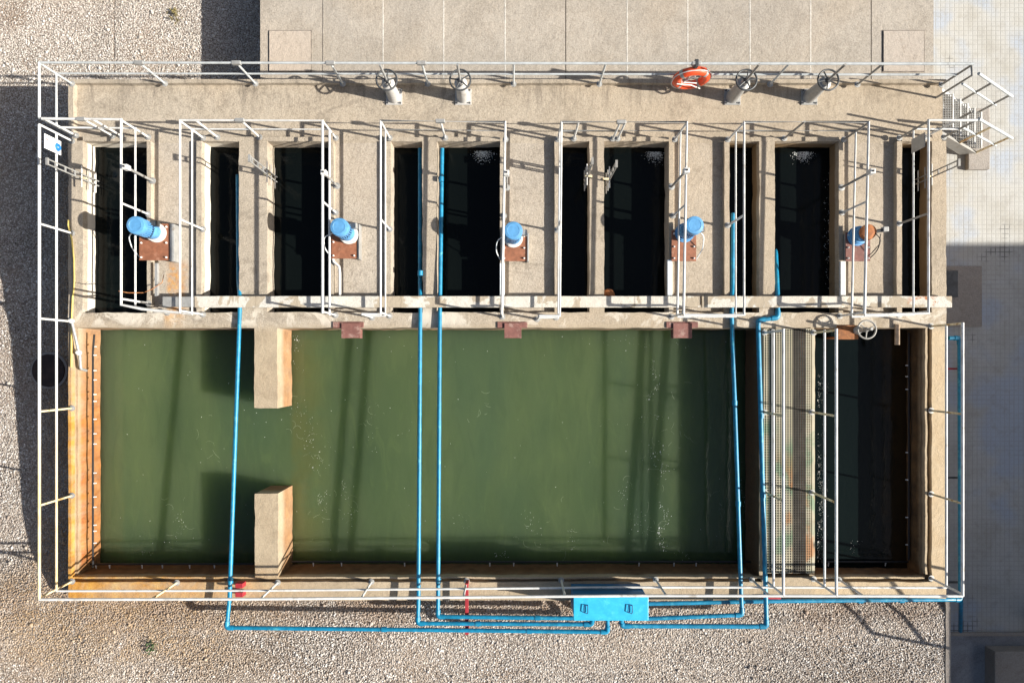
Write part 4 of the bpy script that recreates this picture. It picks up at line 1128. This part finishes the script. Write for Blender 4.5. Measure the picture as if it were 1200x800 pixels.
xs_ = P(1088, 0, 1).x - .045
o = MB().box((xs_ - .008, 4.22, .52), (xs_ + .004, 4.50, .97)).build('blank_panel', 'steel', bevel=.003)
tag(o, 'plain grey panel hung on the railing beside the head of the stair', 'panel')
for px, py, sc_, lab in ((178, 757, .6, 'small green weed growing in the gravel below the left blue pipe'), (207, 18, 1.1, 'small yellowish weed at the shadow edge in the top left gravel')):
    zg = gz(Y(py, -1.0)); p = P(px, py, zg); rw = random.Random(px)
    t = thing('weed', p, lab, 'weed')
    mb = MB()
    for k_ in range(34):
        a_ = rw.uniform(0, 6.28); L_ = rw.uniform(.05, .13) * sc_; hh = rw.uniform(.03, .12)
        bx_ = p + Vector((rw.gauss(0, .05), rw.gauss(0, .07), .02)); d_ = Vector((math.cos(a_), math.sin(a_), 0)); u_ = Vector((-d_.y, d_.x, 0)) * .016
        mb.add([bx_, bx_ + d_ * L_ * .5 + u_ + Vector((0, 0, hh)), bx_ + d_ * L_ + Vector((0, 0, hh * .8)), bx_ + d_ * L_ * .5 - u_ + Vector((0, 0, hh))], [(0, 1, 2, 3)])
    mb.build('leaves', 'leaf' if py > 400 else 'dryleaf', t)
# manhole on the west gravel
zc = gz(Y(434, -1.3)) + .05
p = P(58, 434, zc)
t = thing('manhole', (p.x, p.y, zc), 'dark round iron manhole cover in the shaded gravel west of the tank', 'manhole')
MB().lathe((p.x, p.y, zc - .12), [(.42, 0), (.42, .135), (.37, .14)], 32).build('collar', 'pad', t)
MB().lathe((p.x, p.y, zc + .022), [(.37, 0), (.365, .03), (.1, .035)], 32).build('lid', 'manhole', t)

# ------------------------------------------------------------------ building to the south east whose shadow lies across the yard
t = thing('service_building', (28, -15, ZPAVE), 'tall plain rendered building east of the yard', 'building')
zr = 8.0; bx0 = 9.12 + 1.66 * (zr + .28); by1 = 2.80 - .32 * (zr - ZPAVE)
MB().box((bx0, -34, ZPAVE), (bx0 + 11, by1, zr)).build('wall', 'render', t)
MB().box((bx0 + .3, -33.7, zr + .002), (bx0 + 10.7, by1 - .3, zr + .02)).build('roof', 'slab', t)
for k_ in range(9):
    for zz in (-.6, 2.4, 5.3):
        yy = by1 - 2 - k_ * 3.5
        wn = MB().box((bx0 - .05, yy - 1.3, zz), (bx0 + .0, yy, zz + 1.5)).build('window', 'whitepaint', t)
        MB().box((bx0 - .06, yy - 1.2, zz + .1), (bx0 - .051, yy - .1, zz + 1.4)).build('pane', 'glass', wn)
y0_, x0_ = -6.45, 11.33  # unseen platform and handrail placed to throw the diagonal shadows on the gravel
t = thing('added_platform', (x0_ + 2, -10, ZPAVE), 'unseen concrete platform added to carry the shadow-casting handrail', 'platform')
MB().rough((x0_ - .06, -16, .82), (x0_ + 1.3, y0_ + 1.85, 1.0)).build('deck', 'apron', t)
for yy in (-15.5, -10.5, y0_ + .6):
    for xx in (x0_ + 1.1,): MB().box((xx - .15, yy - .15, ZPAVE), (xx + .15, yy + .15, .818)).build('column', 'apron', t)
t = thing('platform_railing', (x0_, y0_, 1.0), 'unseen sloping tube handrail on the added platform, placed for its shadow', 'railing')
MB().tube([(x0_, y0_, 2.0), (x0_, y0_ + 1.7, 3.0)], .034, 8).build('top_rail', 'rail', t)
MB().tube([(x0_, y0_, 1.32), (x0_, y0_ + 1.7, 2.32)], .034, 8).build('mid_rail', 'rail', t)
MB().tube([(x0_, y0_, 1.0), (x0_, y0_, 2.0)], .034, 8).build('post', 'rail', t)
MB().tube([(x0_, y0_ + 1.7, 1.0), (x0_, y0_ + 1.7, 3.0)], .034, 8).build('post', 'rail', t)

for o in bpy.data.objects:
    if '_at' in o: del o['_at']
